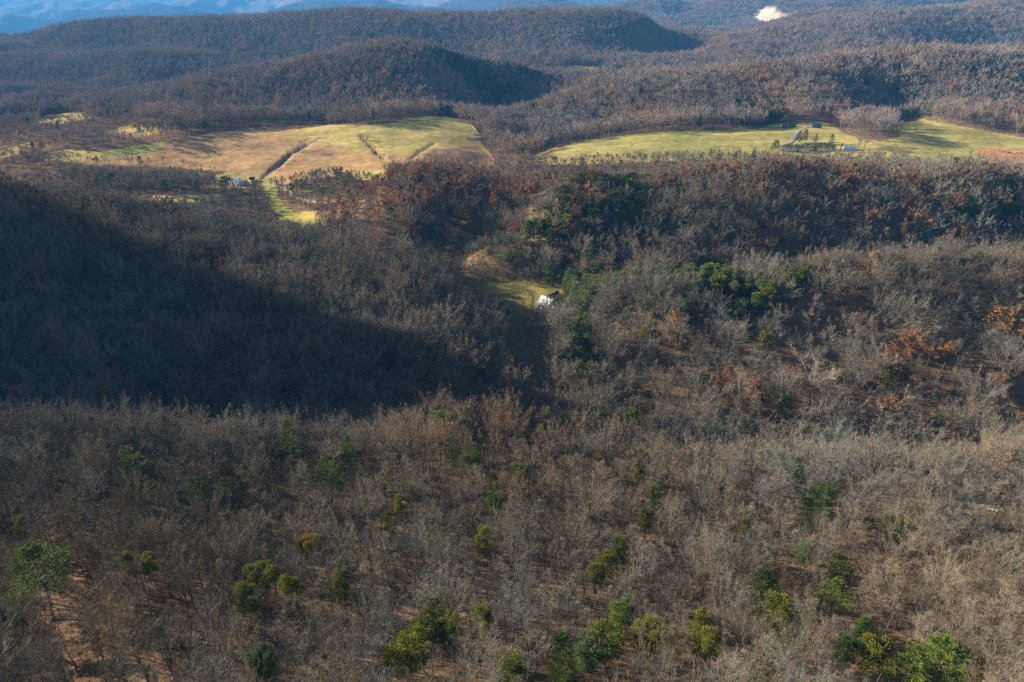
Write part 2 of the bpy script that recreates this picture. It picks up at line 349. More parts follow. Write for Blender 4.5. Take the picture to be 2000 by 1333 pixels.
def white_pine(seed, H=18., R=4., base=.3, per=125, ls=.46, split=True, lw=.105, cone=False):
    rg = np.random.default_rng(seed); gt = Geo(); gc = Geo() if split else gt
    t = np.linspace(0, 1, 6); wob = np.cumsum(rg.normal(0, .006 * H, (6, 2)), 0); wob[0] = 0
    gt.chain(np.c_[wob, t * H * .98], .013 * H * (1 - .93 * t), 6, 0)
    z = base * H; P, D, S_ = [], [], []
    while z < H * .985:
        q = (z / H - base) / (1 - base); c = np.array([np.interp(z / H, t, wob[:, 0]), np.interp(z / H, t, wob[:, 1]), z])
        nb = rg.integers(4, 7); a0 = rg.uniform(0, 6.28)
        Lw = (R * 1.15 * (1 - q) ** .8 if cone else R * (1 - q ** 1.5) ** .8) * (.62 + .38 * min(1, q * 4)) * rg.uniform(.75, 1.12) + .35
        for i in range(nb):
            a = a0 + i * 6.283 / nb + rg.normal(0, .22); L = Lw * rg.uniform(.6, 1.12)
            el = -.05 + .55 * q + rg.normal(0, .1); d = np.array([math.cos(a) * math.cos(el), math.sin(a) * math.cos(el), math.sin(el)])
            tip = c + d * L + [0, 0, .13 * L]
            gt.chain([c, c + d * L * .6, tip], np.array([.02, .013, .004]) * (1 + L * .5), 3, 0)
            n = max(6, int(per * (L / R) ** .8 + 6)); s = rg.uniform(.3, 1.03, n) ** .8
            side = np.array([-d[1], d[0], 0]); wd = (rg.normal(0, .26, n) * (1.15 - s) * L + rg.normal(0, .12, n))
            p = c + d * L * s[:, None] + np.array([0, 0, .13]) * (L * s[:, None] ** 2) + side * wd[:, None] + rg.normal(0, .1, (n, 3))
            P.append(p); D.append(d * .8 + side * np.sign(wd)[:, None] * .6 + [0, 0, .38] + rg.normal(0, .42, (n, 3))); S_.append(rg.uniform(.6, 1.25, n))
        z += H * (1 - base) / 11 * rg.uniform(.75, 1.25) * (1.1 - .4 * q)
    P = np.concatenate(P); D = np.concatenate(D); S_ = np.concatenate(S_)
    blades(gc, P, D, S_ * ls, S_ * lw, rg, 1)
    blades(gc, P, D + rg.normal(0, .5, D.shape), S_ * ls * .8, S_ * lw, rg, 1)
    if split: return gt.mesh("trunk", [M_PBARK]), gc.mesh("crown", [M_PBARK, M_NEEDLE])
    return gt.mesh("white_pine", [M_PBARK, M_NEEDLE])
def scrub_pine(seed, H=14., R=2.5, base=.55, ncl=15, per=300, ls=.35, split=True, lw=.11):
    rg = np.random.default_rng(seed); gt = Geo(); gc = Geo() if split else gt
    t = np.linspace(0, 1, 6); wob = np.cumsum(rg.normal(0, .018 * H, (6, 2)), 0); wob[0] = 0
    gt.chain(np.c_[wob, t * H * .93], .0105 * H * (1 - .8 * t), 5, 0)
    P, D = [], []
    for i in range(ncl):
        q = (i + rg.uniform(0, 1)) / ncl; z = (base + (1 - base) * q) * H
        c = np.array([np.interp(min(1, z / (H * .93)), t, wob[:, 0]), np.interp(min(1, z / (H * .93)), t, wob[:, 1]), min(z, .9 * H)])
        a = i * 2.4 + rg.normal(0, .4); rr = R * math.sqrt(max(.05, 1 - (abs(q - .42) / .62) ** 2)) * rg.uniform(.35, .95)
        e = c + [math.cos(a) * rr, math.sin(a) * rr, rg.uniform(.1, .8)]
        gt.chain([c - [0, 0, .5], (c + e) / 2, e], [.06, .045, .015], 3, 0)
        cr = R * rg.uniform(.3, .5); n = int(per * rg.uniform(.7, 1.2)); o = unit(rg.normal(size=(n, 3))) * (rg.uniform(.25, 1, (n, 1)) ** .5)
        P.append(e + o * [cr, cr, cr * .68]); D.append(o + [0, 0, .5] + rg.normal(0, .35, (n, 3)))
    P = np.concatenate(P); D = np.concatenate(D); s = rg.uniform(.6, 1.3, len(P))
    blades(gc, P, D, s * ls, s * lw, rg, 1); blades(gc, P, D + rg.normal(0, .5, D.shape), s * ls, s * lw, rg, 1)
    if split: return gt.mesh("trunk", [M_PBARK]), gc.mesh("crown", [M_PBARK, M_NEEDLE])
    return gt.mesh("scrub_pine", [M_PBARK, M_NEEDLE])

# variants: near (parts split), and coarser ones for the distance
POLE, OAK = [], []                           # near bare trees: (trunk, crown)
for k in range(7): POLE.append(bare_tree(10 + k, 16, 2.5 + .25 * (k % 3), .47 + .05 * (k % 4), 17, False, .46, .036, .62, split=True))
for k in range(4): OAK.append(bare_tree(30 + k, 16, 4.4, .38, 11, True, .55, .04, .75, split=True))
L0 = [bare_tree(10 + k, 16, 2.5 + .25 * (k % 3), .47 + .05 * (k % 4), 17, False, .46, .036, .62) for k in range(5)] + [bare_tree(30 + k, 16, 4.2, .38, 11, True, .55, .04, .75) for k in range(3)]
L1 = [bare_tree(50 + k, 16, 3.2, .44, 14, False, .55, .062, .8, sides=4) for k in range(3)] + [bare_tree(60 + k, 16, 4.6, .38, 10, True, .6, .062, .85, sides=4) for k in range(4)]
L2 = [bare_tree(70 + k, 16, 4.2, .38, 8, k % 2 == 0, .9, .17, 1.35, tube2=False, sides=3) for k in range(5)]
L3 = [bare_tree(80 + k, 16, 4.6, .25, 7, True, 1.2, .3, 1.25, tube2=False, sides=3) for k in range(4)]
L4 = [bare_tree(90 + k, 16, 7.0, .1, 8, True, 1.2, .8, 2.2, tube2=False, sides=3) for k in range(4)]
WPN = [white_pine(100 + k, 18, 4.0, (.22, .28, .25, .36)[k], cone=k < 2) for k in range(4)]
SPN = [scrub_pine(110 + k, 14, 2.5, (.55, .62, .5, .66)[k]) for k in range(4)]
WPM = [white_pine(120 + k, 18, 4.0, .2, 26, .95, True, .28, cone=k != 1) for k in range(3)]
SPM = [scrub_pine(130 + k, 14, 2.8, .45, 13, 80, .7, True, .3) for k in range(3)]
PF = [scrub_pine(140 + k, 14, 3.2, .3, 10, 26, 1.3, False, .7) for k in range(2)] + [white_pine(150 + k, 16, 3.4, .15, 5, 1.9, False, .8) for k in range(2)]
RUST = [bare_tree(160 + k, 16, 3.8, .3, 12, k % 2 == 0, .6, .09, 1.1, sides=4, leaves=2000, split=True) for k in range(4)]
RUSTF = [bare_tree(170 + k, 16, 4.2, .25, 8, k % 2 == 0, .5, .25, 1.9, tube2=False, sides=3, leaves=420) for k in range(3)]
PALE = [bare_tree(180 + k, 18, 4.2, .35, 13, k == 1, .6, .07, 1.1, split=True) for k in range(3)]

# ------------------------------------------------------------------ land use: meadows, thickets (outlines surveyed on the ground)
def near_line(px, py, line, wd):
    d = np.full(np.shape(px), 1e9)
    for (x1, y1), (x2, y2) in zip(line[:-1], line[1:]):
        dx, dy = x2 - x1, y2 - y1; t = np.clip(((px - x1) * dx + (py - y1) * dy) / (dx * dx + dy * dy), 0, 1)
        d = np.minimum(d, np.hypot(px - x1 - t * dx, (py - y1 - t * dy)))
    return d < wd
FIELDS = [  # outline, nearest, farthest
 ("left", [(165,302),(320,276),(345,268),(480,252),(600,243),(700,246),(765,240),(800,231),(870,228),(915,238),(938,262),(942,285),(972,312),(960,335),(900,345),(800,345),(700,340),(600,350),(560,360),(430,360),(440,335),(300,325),(165,322)], 640, 1050),
 ("right", [(1000,322),(1040,305),(1080,290),(1150,275),(1230,262),(1320,256),(1480,252),(1520,240),(1620,240),(1650,262),(1720,278),(1760,268),(1740,240),(1800,233),(1870,245),(2000,270),(2500,330),(2500,370),(1850,330),(1700,312),(1500,310),(1300,315),(1150,322)], 640, 1010),
 ("knoll", [(672,340),(720,332),(810,336),(800,352),(735,356),(690,353)], 560, 760),
 ("strip", [(250,384),(430,379),(445,392),(330,396),(250,394)], 520, 690),
 ("farm", [(420,342),(530,342),(540,366),(425,372)], 600, 780),
 ("valley", [(512,370),(538,370),(548,395),(575,415),(625,412),(622,446),(600,462),(545,445),(545,420),(520,392)], 490, 720),
 ("hollow", [(1092,142),(1110,129),(1178,131),(1172,147),(1110,152)], 1380, 2100),
 ("pale", [(1464,42),(1478,22),(1492,14),(1508,15),(1524,27),(1580,46),(1540,52),(1490,52)], 3300, 6000),
 ("upper", [(72,244),(90,221),(155,221),(180,232),(120,242)], 850, 1200),
 ("west", [(-40,300),(0,294),(50,280),(82,278),(64,296),(0,310),(-40,312)], 700, 950),
 ("lane", [(85,312),(92,300),(140,290),(172,296),(165,318),(110,316)], 690, 900),
 ("shoulder", [(205,258),(260,243),(325,243),(310,262),(255,272)], 830, 1050),
 ("garden", [(925,575),(945,555),(990,550),(1060,558),(1110,566),(1100,590),(1078,606),(1045,606),(1000,588)], 360, 450),
 ("old", [(872,473),(928,476),(952,487),(905,490)], 400, 520),
 ("brush", [(985,440),(1040,430),(1072,437),(1042,447),(992,451)], 420, 560),
]
def in_fields(px, py, Y, only=None):
    m = np.zeros(np.shape(px), bool)
    for n, poly, a, b in FIELDS:
        if only and n not in only: continue
        m |= inpoly(px, py, poly) & (Y > a) & (Y < b)
    return m
GPX, GPY = project(GX, GY, GZ)
n1 = fbm(GX / 35, GY / 35, 31); n2 = fbm(GX / 8, GY / 8, 41, 3); n3 = fbm(GX / 160, GY / 160, 51, 3)
def lerp(a, b, t): return a + (b - a) * t[..., None]
C_ = lambda *c: np.array(c, float)
gcol = lerp(C_(.15, .098, .06), C_(.215, .142, .086), sm(n2, .3, .7))            # leaf litter
gcol = lerp(gcol, C_(.15, .105, .062), sm(n1, .45, .75) * .8)
gcol = lerp(gcol, C_(.17, .14, .05), sm(n3, .55, .8) * .5)
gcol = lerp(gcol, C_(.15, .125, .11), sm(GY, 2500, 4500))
br = inpoly(GPX, GPY, [(840,470),(900,440),(1000,470),(1140,490),(1140,552),(1040,546),(950,548),(850,520)]) & (GY > 380) & (GY < 520)
gcol = np.where(br[..., None], lerp(C_(.125, .09, .055), C_(.20, .145, .065), sm(n1, .5, .75)), gcol)
FN = {}
for n, poly, a, b in FIELDS:
    wob = (fbm(GX / 14, GY / 22, 61, 2) - .5) * 5 * (GY < 1300)
    FN[n] = inpoly(GPX + wob, GPY + wob * .5, poly) & (GY > a) & (GY < b)
grass = lerp(lerp(C_(.37, .31, .11), C_(.46, .37, .14), sm(n1, .35, .65)), C_(.28, .28, .085), sm(n3, .45, .7) * .7)
mow = (.84 + .32 * vnoise(GX / 70 + GY / 200, GY / 7 - GX / 90, 13))[..., None]
tan = lerp(lerp(C_(.43, .27, .125), C_(.36, .24, .12), sm(n1, .35, .65)), C_(.47, .34, .16), sm(n2, .5, .8) * .6)
upper = inpoly(GPX, GPY, [(560,262),(700,246),(765,230),(880,220),(940,250),(940,282),(850,292),(800,305),(740,285),(640,272)])
crop = inpoly(GPX, GPY, [(165,304),(325,268),(322,282),(300,297),(200,308)])
edge = (n1 - .5) * 18
lower = ~inpoly(GPX + edge, GPY + edge, [(540,262),(700,240),(765,225),(880,215),(945,250),(945,280),(850,288),(800,303),(740,300),(640,280)])
for n in FN:
    m = FN[n]
    c = grass.copy()
    if n == "left":
        c = np.where(lower[..., None], tan, grass); c = np.where(crop[..., None], C_(.32, .33, .09) * (1 + .2 * (n2[..., None] - .5)), c)
        gl = np.minimum.reduce([line_dist(GPX, GPY, l) for l in GULLY])
        c = lerp(c, C_(.17, .115, .07), np.exp(-(gl / 5) ** 2) * (.5 + .5 * n2))
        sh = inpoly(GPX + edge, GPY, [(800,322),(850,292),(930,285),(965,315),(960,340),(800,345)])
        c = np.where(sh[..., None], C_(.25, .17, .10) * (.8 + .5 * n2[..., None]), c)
    if n == "right":
        s = inpoly(GPX + edge, GPY + edge * .4, [(1905,292),(1950,285),(2010,300),(2020,318),(1935,320),(1910,312)])
        c = np.where(s[..., None], C_(.42, .24, .11) * (.8 + .45 * n2[..., None]), c)
    if n in ("pale",): c = np.broadcast_to(C_(.55, .46, .35), c.shape) * (.75 + .5 * vnoise(GX / 60, GY / 15, 9)[..., None])
    if n in ("knoll", "hollow", "strip"): c = C_(.50, .42, .15) * (.85 + .3 * n1[..., None])
    if n == "valley": c = np.where(inpoly(GPX, GPY, [(560,421),(590,414),(622,410),(624,424),(614,442),(604,430),(580,425)])[..., None], C_(.44, .33, .10), C_(.27, .27, .075)) * (.8 + .4 * n2[..., None])
    if n in ("shoulder",): c = lerp(tan, grass, sm(n1, .4, .6))
    if n in ("garden",): c = lerp(C_(.30, .24, .07), C_(.16, .18, .05), sm(n2, .35, .7))
    if n in ("old", "brush"): c = lerp(C_(.22, .155, .07), C_(.12, .085, .05), sm(n2, .3, .55))
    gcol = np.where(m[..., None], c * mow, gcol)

# ------------------------------------------------------------------ ground: one survey grid, the meadows cut from it as sheets of their own
gm, gt_, gb = mat("ground_cover"); gb.inputs["Roughness"].default_value = 1; gb.inputs["Specular IOR Level"].default_value = 0
at = gt_.nodes.new("ShaderNodeAttribute"); at.attribute_name = "cover"
tc = gt_.nodes.new("ShaderNodeTexCoord")
def noise(scale, det):
    n = gt_.nodes.new("ShaderNodeTexNoise"); n.inputs["Scale"].default_value = scale; n.inputs["Detail"].default_value = det
    gt_.links.new(tc.outputs["Object"], n.inputs["Vector"]); return n.outputs[0]
mr = gt_.nodes.new("ShaderNodeMapRange"); mr.inputs[1].default_value = .3; mr.inputs[2].default_value = .7; mr.inputs[3].default_value = .6; mr.inputs[4].default_value = 1.4
gt_.links.new(noise(1.3, 5), mr.inputs[0])
mr2 = gt_.nodes.new("ShaderNodeMapRange"); mr2.inputs[1].default_value = .3; mr2.inputs[2].default_value = .7; mr2.inputs[3].default_value = .75; mr2.inputs[4].default_value = 1.25
gt_.links.new(noise(.12, 4), mr2.inputs[0])
mm = gt_.nodes.new("ShaderNodeMath"); mm.operation = 'MULTIPLY'; gt_.links.new(mr.outputs[0], mm.inputs[0]); gt_.links.new(mr2.outputs[0], mm.inputs[1])
vm = gt_.nodes.new("ShaderNodeVectorMath"); vm.operation = 'SCALE'; gt_.links.new(at.outputs["Color"], vm.inputs[0]); gt_.links.new(mm.outputs[0], vm.inputs["Scale"])
gt_.links.new(vm.outputs[0], gb.inputs["Base Color"])
bp = gt_.nodes.new("ShaderNodeBump"); bp.inputs["Strength"].default_value = .5; bp.inputs["Distance"].default_value = .4
gt_.links.new(noise(.8, 4), bp.inputs["Height"]); gt_.links.new(bp.outputs[0], gb.inputs["Normal"])

IDX = np.arange(NU * NV).reshape(NV, NU)
QUAD = np.stack([IDX[:-1, :-1], IDX[:-1, 1:], IDX[1:, 1:], IDX[1:, :-1]], -1).reshape(-1, 4)
GV3 = np.stack([GX, GY, GZ + H0], -1).reshape(-1, 3).astype(np.float32)
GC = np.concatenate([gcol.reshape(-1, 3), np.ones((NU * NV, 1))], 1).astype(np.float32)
def sheet(name, q):
    used, inv = np.unique(q, return_inverse=True); F = inv.reshape(-1, 4).astype(np.int32)
    me = bpy.data.meshes.new(name)
    me.vertices.add(len(used)); me.vertices.foreach_set("co", GV3[used].ravel())
    me.loops.add(F.size); me.loops.foreach_set("vertex_index", F.ravel())
    me.polygons.add(len(F)); me.polygons.foreach_set("loop_start", np.arange(0, F.size, 4, dtype=np.int32))
    me.update(); me.polygons.foreach_set("use_smooth", np.ones(len(F), bool))
    a = me.attributes.new("cover", 'FLOAT_COLOR', 'POINT'); a.data.foreach_set("color", GC[used].ravel())
    me.materials.append(gm)
    o = bpy.data.objects.new(name, me); COL.objects.link(o); o["kind"] = "structure"; return o
taken = np.zeros(len(QUAD), bool)
for n in FN:
    q = FN[n][:-1, :-1].ravel() & ~taken
    if q.sum() > 4: sheet("field", QUAD[q]); taken |= q
sheet("ground", QUAD[~taken])

# ------------------------------------------------------------------ roads and tracks
def ribbon(name, pix, wd, m, lift=.12, y0=40, y1=4000, sub=10):
    P = [hit(px, py, 0, y0, y1) for px, py in pix]; Q = []
    for i in range(len(P) - 1):
        p0, p1, p2, p3 = P[max(i - 1, 0)], P[i], P[i + 1], P[min(i + 2, len(P) - 1)]
        for k in range(sub):
            t = k / sub
            Q.append([.5 * (2 * b + (c - a) * t + (2 * a - 5 * b + 4 * c - d) * t * t + (3 * b - a - 3 * c + d) * t ** 3) for a, b, c, d in zip(p0, p1, p2, p3)])
    Q.append(P[-1]); Q = np.array(Q); d = np.gradient(Q, axis=0); d /= np.linalg.norm(d, axis=1, keepdims=True) + 1e-9; nrm = np.c_[-d[:, 1], d[:, 0]]
    V = []
    for s in (-1, -.5, 0, .5, 1):
        e = Q + nrm * wd * .5 * s; V.append(np.c_[e, height(e[:, 0], e[:, 1]) + H0 + lift])
    n = len(Q); V = np.stack(V, 1).reshape(-1, 3)
    F = [(i * 5 + j, i * 5 + j + 1, i * 5 + j + 6, i * 5 + j + 5) for i in range(n - 1) for j in range(4)]
    me = bpy.data.meshes.new(name); me.from_pydata(V.tolist(), [], F); me.materials.append(m)
    o = bpy.data.objects.new(name, me); COL.objects.link(o); o["kind"] = "structure"
    ROADS.append((Q, wd)); return o
ROADS = []
M_GRAVEL = plain("gravel", (.36, .31, .25), 1, .6, .25)
M_DIRT = plain("dirt", (.30, .21, .14), 1, .6, .3)
M_PAVE = plain("tarmac", (.10, .095, .09), .9, .6, .25)
ribbon("gravel_road", [(1640,968),(1700,974),(1760,976),(1820,982),(1880,987),(1960,996)], 4.5, M_GRAVEL, .25, 100, 180)
ribbon("dirt_track", [(512,350),(535,330),(560,305),(585,290),(600,283),(625,268)], 4.5, M_DIRT, .3, 640, 960)
ribbon("farm_road", [(425,352),(455,368),(500,366),(530,362),(560,372),(575,386),(605,394),(640,396),(668,394)], 5, M_GRAVEL, .3, 500, 780)
ribbon("gravel_road", [(606,462),(622,452),(634,442)], 6, M_GRAVEL, .35, 440, 560)
ribbon("driveway", [(1576,249),(1560,256),(1552,264),(1546,276),(1530,286)], 5, M_GRAVEL, .4, 700, 980)
ribbon("driveway", [(1655,258),(1700,277),(1745,288),(1790,290)], 4, M_DIRT, .4, 700, 980)
ribbon("valley_road", [(1000,800),(994,760),(990,720),(992,690),(1002,655),(1016,636),(1030,620)], 2.8, M_PAVE, .2, 230, 400)
ribbon("gravel_yard", [(1562,249),(1574,249),(1588,249.5)], 11, M_GRAVEL, .5, 700, 980)

# ------------------------------------------------------------------ which tree grows where
ZONES = [  # outline, nearest, farthest, pine share, rust share, density
 ([(1085,640),(1095,560),(1130,525),(1400,500),(1740,478),(1620,545),(1480,640),(1330,600),(1190,590),(1150,640),(1160,790),(1120,790)], 230, 420, .72, .02, 1.0),
 ([(1040,450),(1120,372),(1220,362),(1330,405),(1340,520),(1180,545),(1100,535),(1000,505)], 360, 620, .42, .06, 1.0),
 ([(1850,400),(2100,380),(2100,480),(1850,475)], 380, 620, .5, .02, 1.0),
 ([(530,335),(690,335),(690,400),(560,400)], 480, 760, .15, .04, .9),
 ([(480,440),(620,450),(820,520),(820,560),(700,540),(480,480)], 330, 470, .2, .02, 1.0),
 ([(815,105),(860,98),(1100,145),(1060,160),(960,225),(900,170)], 1000, 1700, .75, .02, 1.0),
 ([(1130,150),(1240,140),(1250,160),(1130,170)], 900, 1800, .4, .02, 1.0),
 ([(1430,210),(1530,210),(1530,246),(1430,246)], 850, 1000, .45, .02, 1.0),
 ([(150,330),(450,318),(460,392),(150,380)], 560, 760, .13, .02, 1.0),
 ([(620,330),(1100,318),(1450,320),(1450,400),(1100,370),(1000,420),(640,450)], 395, 640, .01, .42, .72),
 ([(850,435),(1000,470),(1130,500),(1130,560),(960,545),(850,520)], 380, 520, .12, .03, 1.0),
 ([(1500,580),(2200,560),(2200,880),(1250,880),(1350,740)], 220, 330, .03, .07, .30),
 ([(1190,640),(1500,600),(1400,880),(1190,880)], 220, 330, .12, .03, .5),
 ([(0,0),(2000,0),(2000,240),(0,240)], 1000, 3000, .05, .05, 1.0),
 ([(1450,320),(2100,320),(2100,480),(1450,500)], 395, 640, .02, .28, .68),
]
def band(y0, y1, sp, rg, umax):
    xs = []
    ny = int((y1 - y0) / sp) + 1
    for j in range(ny):
        y = y0 + (j + .5) * sp; X = umax * y
        x = np.arange(-X, X, sp) + (sp / 2 if j % 2 else 0); xs.append(np.c_[x, np.full(len(x), y)])
    P = np.concatenate(xs); P += rg.uniform(-.45, .45, P.shape) * sp; return P[(P[:, 1] >= y0) & (P[:, 1] < y1)]
rg = np.random.default_rng(5)
bands = [band(36, 222, 4.0, rg, 1.3), band(222, 430, 5.0, rg, 1.0), band(430, 720, 6.0, rg, 1.0), band(720, 1500, 7.4, rg, 1.0), band(1500, 2900, 9.0, rg, 1.0)]
lu = np.arange(-1, 1, .0031); lv = np.arange(math.log(2900), math.log(9600), .0034)
A, B = np.meshgrid(lu, lv); A = A + rg.uniform(-.0014, .0014, A.shape); B = B + rg.uniform(-.0015, .0015, B.shape)
bands.append(np.c_[(A * np.exp(B)).ravel(), np.exp(B).ravel()])
T = np.concatenate(bands); T = T[np.argsort(T[:, 1], kind='stable')]
TZ = height(T[:, 0], T[:, 1])
# leave out what the hills hide, with a margin for looking from a step aside
SL = (GZ + np.where(GY < 2900, 9, 5)) / GY; CM = np.maximum.accumulate(np.r_[np.full((1, NU), -9.), SL[:-1]], 0)
fu = (T[:, 0] / T[:, 1] - U0) / (U1 - U0) * (NU - 1); fv = (np.log(T[:, 1]) - V0) / (V1 - V0) * (NV - 1)
vis = (TZ + 24 + .006 * T[:, 1]) / T[:, 1] > bil(CM, fu, fv)
T = T[vis]; TZ = TZ[vis]
px, py = project(T[:, 0], T[:, 1], TZ); Y = T[:, 1]
pine = np.full(len(T), .012); rust = np.full(len(T), .012); dens = np.full(len(T), .97)
pine[Y > 2900] = .03; rust[Y > 2900] = .0
for poly, a, b, pp, rr, dd in reversed(ZONES):
    m = inpoly(px, py, poly) & (Y > a) & (Y < b); pine[m] = pp; rust[m] = rr; dens[m] = dd
pine[Y < 222] = .0; rust[Y < 222] = .0
clump = fbm(T[:, 0] / 26, T[:, 1] / 26, 71, 3); pine = np.clip(pine * np.where(clump > .5, 1.6, .55), 0, .95)
gap = fbm(T[:, 0] / 22, T[:, 1] / 22, 77, 2); dens = dens * np.where((Y < 430), 1 - .3 * sm(gap, .6, .75), 1)
keep = rg.uniform(size=len(T)) < dens
keep &= ~in_fields(px, py, Y, [f[0] for f in FIELDS if f[0] not in ('old', 'brush')])
for Q, wd in ROADS:
    for a in range(0, len(Q), 3):
        keep &= ~((np.abs(T[:, 0] - Q[a, 0]) < wd * .5 + 1.6) & (np.abs(T[:, 1] - Q[a, 1]) < wd * .5 + 1.8))
HOLLOW = [(985,800),(965,640),(985,590),(1110,585),(1120,640),(1085,690),(1060,800)]
keep &= ~(inpoly(px, py, HOLLOW) & (Y > 245) & (Y < 400) & (rg.uniform(size=len(T)) < .25))
T, TZ, Y, px, py, pine, rust = (a[keep] for a in (T, TZ, Y, px, py, pine, rust))
r = rg.uniform(size=len(T)); kind = np.where(r < pine, 1, np.where(r < pine + rust, 2, 0))
Hm = np.interp(Y, [50, 205, 235, 420, 700, 1500, 2900, 9000], [12.8, 13.5, 17.5, 17.5, 16.5, 16, 16, 24])
Ht = Hm * np.clip(rg.normal(1, np.where(Y < 430, .19, .14)), .55, np.where(Y < 430, 1.42, 1.28))
Ht[inpoly(px, py, [(850,435),(1000,470),(1130,500),(1130,560),(960,545),(850,520)]) & (Y > 380) & (Y < 520)] *= .5
Ht[inpoly(px, py, [(800,530),(900,540),(1000,585),(1000,660),(930,640),(860,580)]) & (Y > 270) & (Y < 420)] *= .5
Ht[inpoly(px, py, [(700,440),(860,490),(1000,540),(1000,600),(860,580),(760,520),(690,480)]) & (Y > 350) & (Y < 500)] *= .5
Ht[in_fields(px, py, Y, ['old', 'brush'])] *= .42
Ht[inpoly(px, py, HOLLOW) & (Y > 245) & (Y < 420)] *= .5
Ht[(px < 760) & (Y > 480) & (Y < 770) & (py > 330)] *= .55
Ht[(px < 500) & (Y > 690) & (Y < 800)] *= .6
Ht[(px < 270) & (Y > 800) & (Y < 1010)] *= .6
Ht[(px > 930) & (px < 1260) & (Y > 480) & (Y < 640)] *= .72
Ht[(px > 760) & (Y > 625) & (Y < 735)] *= .6
Ht[inpoly(px, py, [(150,340),(450,340),(455,392),(150,392)]) & (Y > 560) & (Y < 690)] *= 1.35
base_t = fbm(T[:, 0] / 45, T[:, 1] / 45, 81, 2) - .5; lum = np.clip(1 + .55 * base_t + rg.normal(0, .13, len(T)), .55, 1.45)
warm = rg.normal(0, .06, len(T)) + .26 * (fbm(T[:, 0] / 90, T[:, 1] / 90, 85, 2) - .5)
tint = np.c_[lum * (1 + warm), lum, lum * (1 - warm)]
tint[Y > 700] *= np.array([1.36, 1.28, 1.38])  # far trees paler and slightly lilac: haze put into their colour
reddish = (kind == 0) & (Y > 400) & (rg.uniform(size=len(T)) < .06); tint[reddish] *= [1.35, .9, .75]
yaw = rg.uniform(0, 6.283, len(T))

def tree_set(name, meshes):
    c = bpy.data.collections.new(name)
    for i, me in enumerate(meshes):
        o = bpy.data.objects.new("%s_%02d" % (name, i), me); c.objects.link(o)
    return c
def scatter(name, label, cat, coll, P, var, yaw, scl, tint, mats):
    n = len(P); me = bpy.data.meshes.new(name); me.vertices.add(n); me.vertices.foreach_set("co", np.asarray(P, np.float32).ravel())
    for an, ty, key, arr in (("var", 'INT', "value", var.astype(np.int32)), ("rot", 'FLOAT_VECTOR', "vector", np.c_[np.zeros(n), np.zeros(n), yaw].astype(np.float32).ravel()),
                             ("scl", 'FLOAT_VECTOR', "vector", scl.astype(np.float32).ravel()), ("tint", 'FLOAT_COLOR', "color", np.c_[tint, np.ones(n)].astype(np.float32).ravel())):
        a = me.attributes.new(an, ty, 'POINT'); a.data.foreach_set(key, arr)
    for m in mats: me.materials.append(m)
    o = bpy.data.objects.new(name, me); COL.objects.link(o); o["kind"] = "stuff"; o["label"] = label; o["category"] = cat
    ng = bpy.data.node_groups.new(name, 'GeometryNodeTree')
    ng.interface.new_socket("Geometry", in_out='INPUT', socket_type='NodeSocketGeometry'); ng.interface.new_socket("Geometry", in_out='OUTPUT', socket_type='NodeSocketGeometry')
    N = ng.nodes; Lk = ng.links
    gi = N.new("NodeGroupInput"); go = N.new("NodeGroupOutput"); ip = N.new("GeometryNodeInstanceOnPoints"); ci = N.new("GeometryNodeCollectionInfo")
    ci.inputs["Collection"].default_value = coll; ci.inputs["Separate Children"].default_value = True; ci.inputs["Reset Children"].default_value = True
    def na(nm, ty):
        k = N.new("GeometryNodeInputNamedAttribute"); k.data_type = ty; k.inputs["Name"].default_value = nm; return k.outputs["Attribute"]
    e2r = N.new("FunctionNodeEulerToRotation")
    Lk.new(na("rot", 'FLOAT_VECTOR'), e2r.inputs[0])
    Lk.new(gi.outputs[0], ip.inputs["Points"]); Lk.new(ci.outputs[0], ip.inputs["Instance"]); ip.inputs["Pick Instance"].default_value = True
    Lk.new(na("var", 'INT'), ip.inputs["Instance Index"]); Lk.new(e2r.outputs[0], ip.inputs["Rotation"]); Lk.new(na("scl", 'FLOAT_VECTOR'), ip.inputs["Scale"])
    Lk.new(ip.outputs[0], go.inputs[0])
    md = o.modifiers.new("trees", 'NODES'); md.node_group = ng
    return o
def thing(name, label, cat, loc, rz=0.0, scale=None, group=None):
    o = bpy.data.objects.new(name, None); COL.objects.link(o); o.empty_display_size = .5
    o.location = loc; o.rotation_euler = (0, 0, rz)
    if scale is not None: o.scale = scale
    o["label"] = label; o["category"] = cat
    if group: o["group"] = group
    return o
def part(name, me, parent, tint=None):
    o = bpy.data.objects.new(name, me); COL.objects.link(o); o.parent = parent
    if tint is not None: o["tint"] = [float(t) for t in tint]
    return o
def tree(name, label, cat, meshes, x, y, H, Hp, wide, rz, tint, btint=None, group=None):
    s = H / Hp
    t = thing(name, label, cat, (x, y, float(height(x, y)) + H0 - .15), rz, (s * wide, s * wide, s), group)
    part("trunk", meshes[0], t, btint if btint is not None else (1, 1, 1)); part("crown", meshes[1], t, tint)
    return t

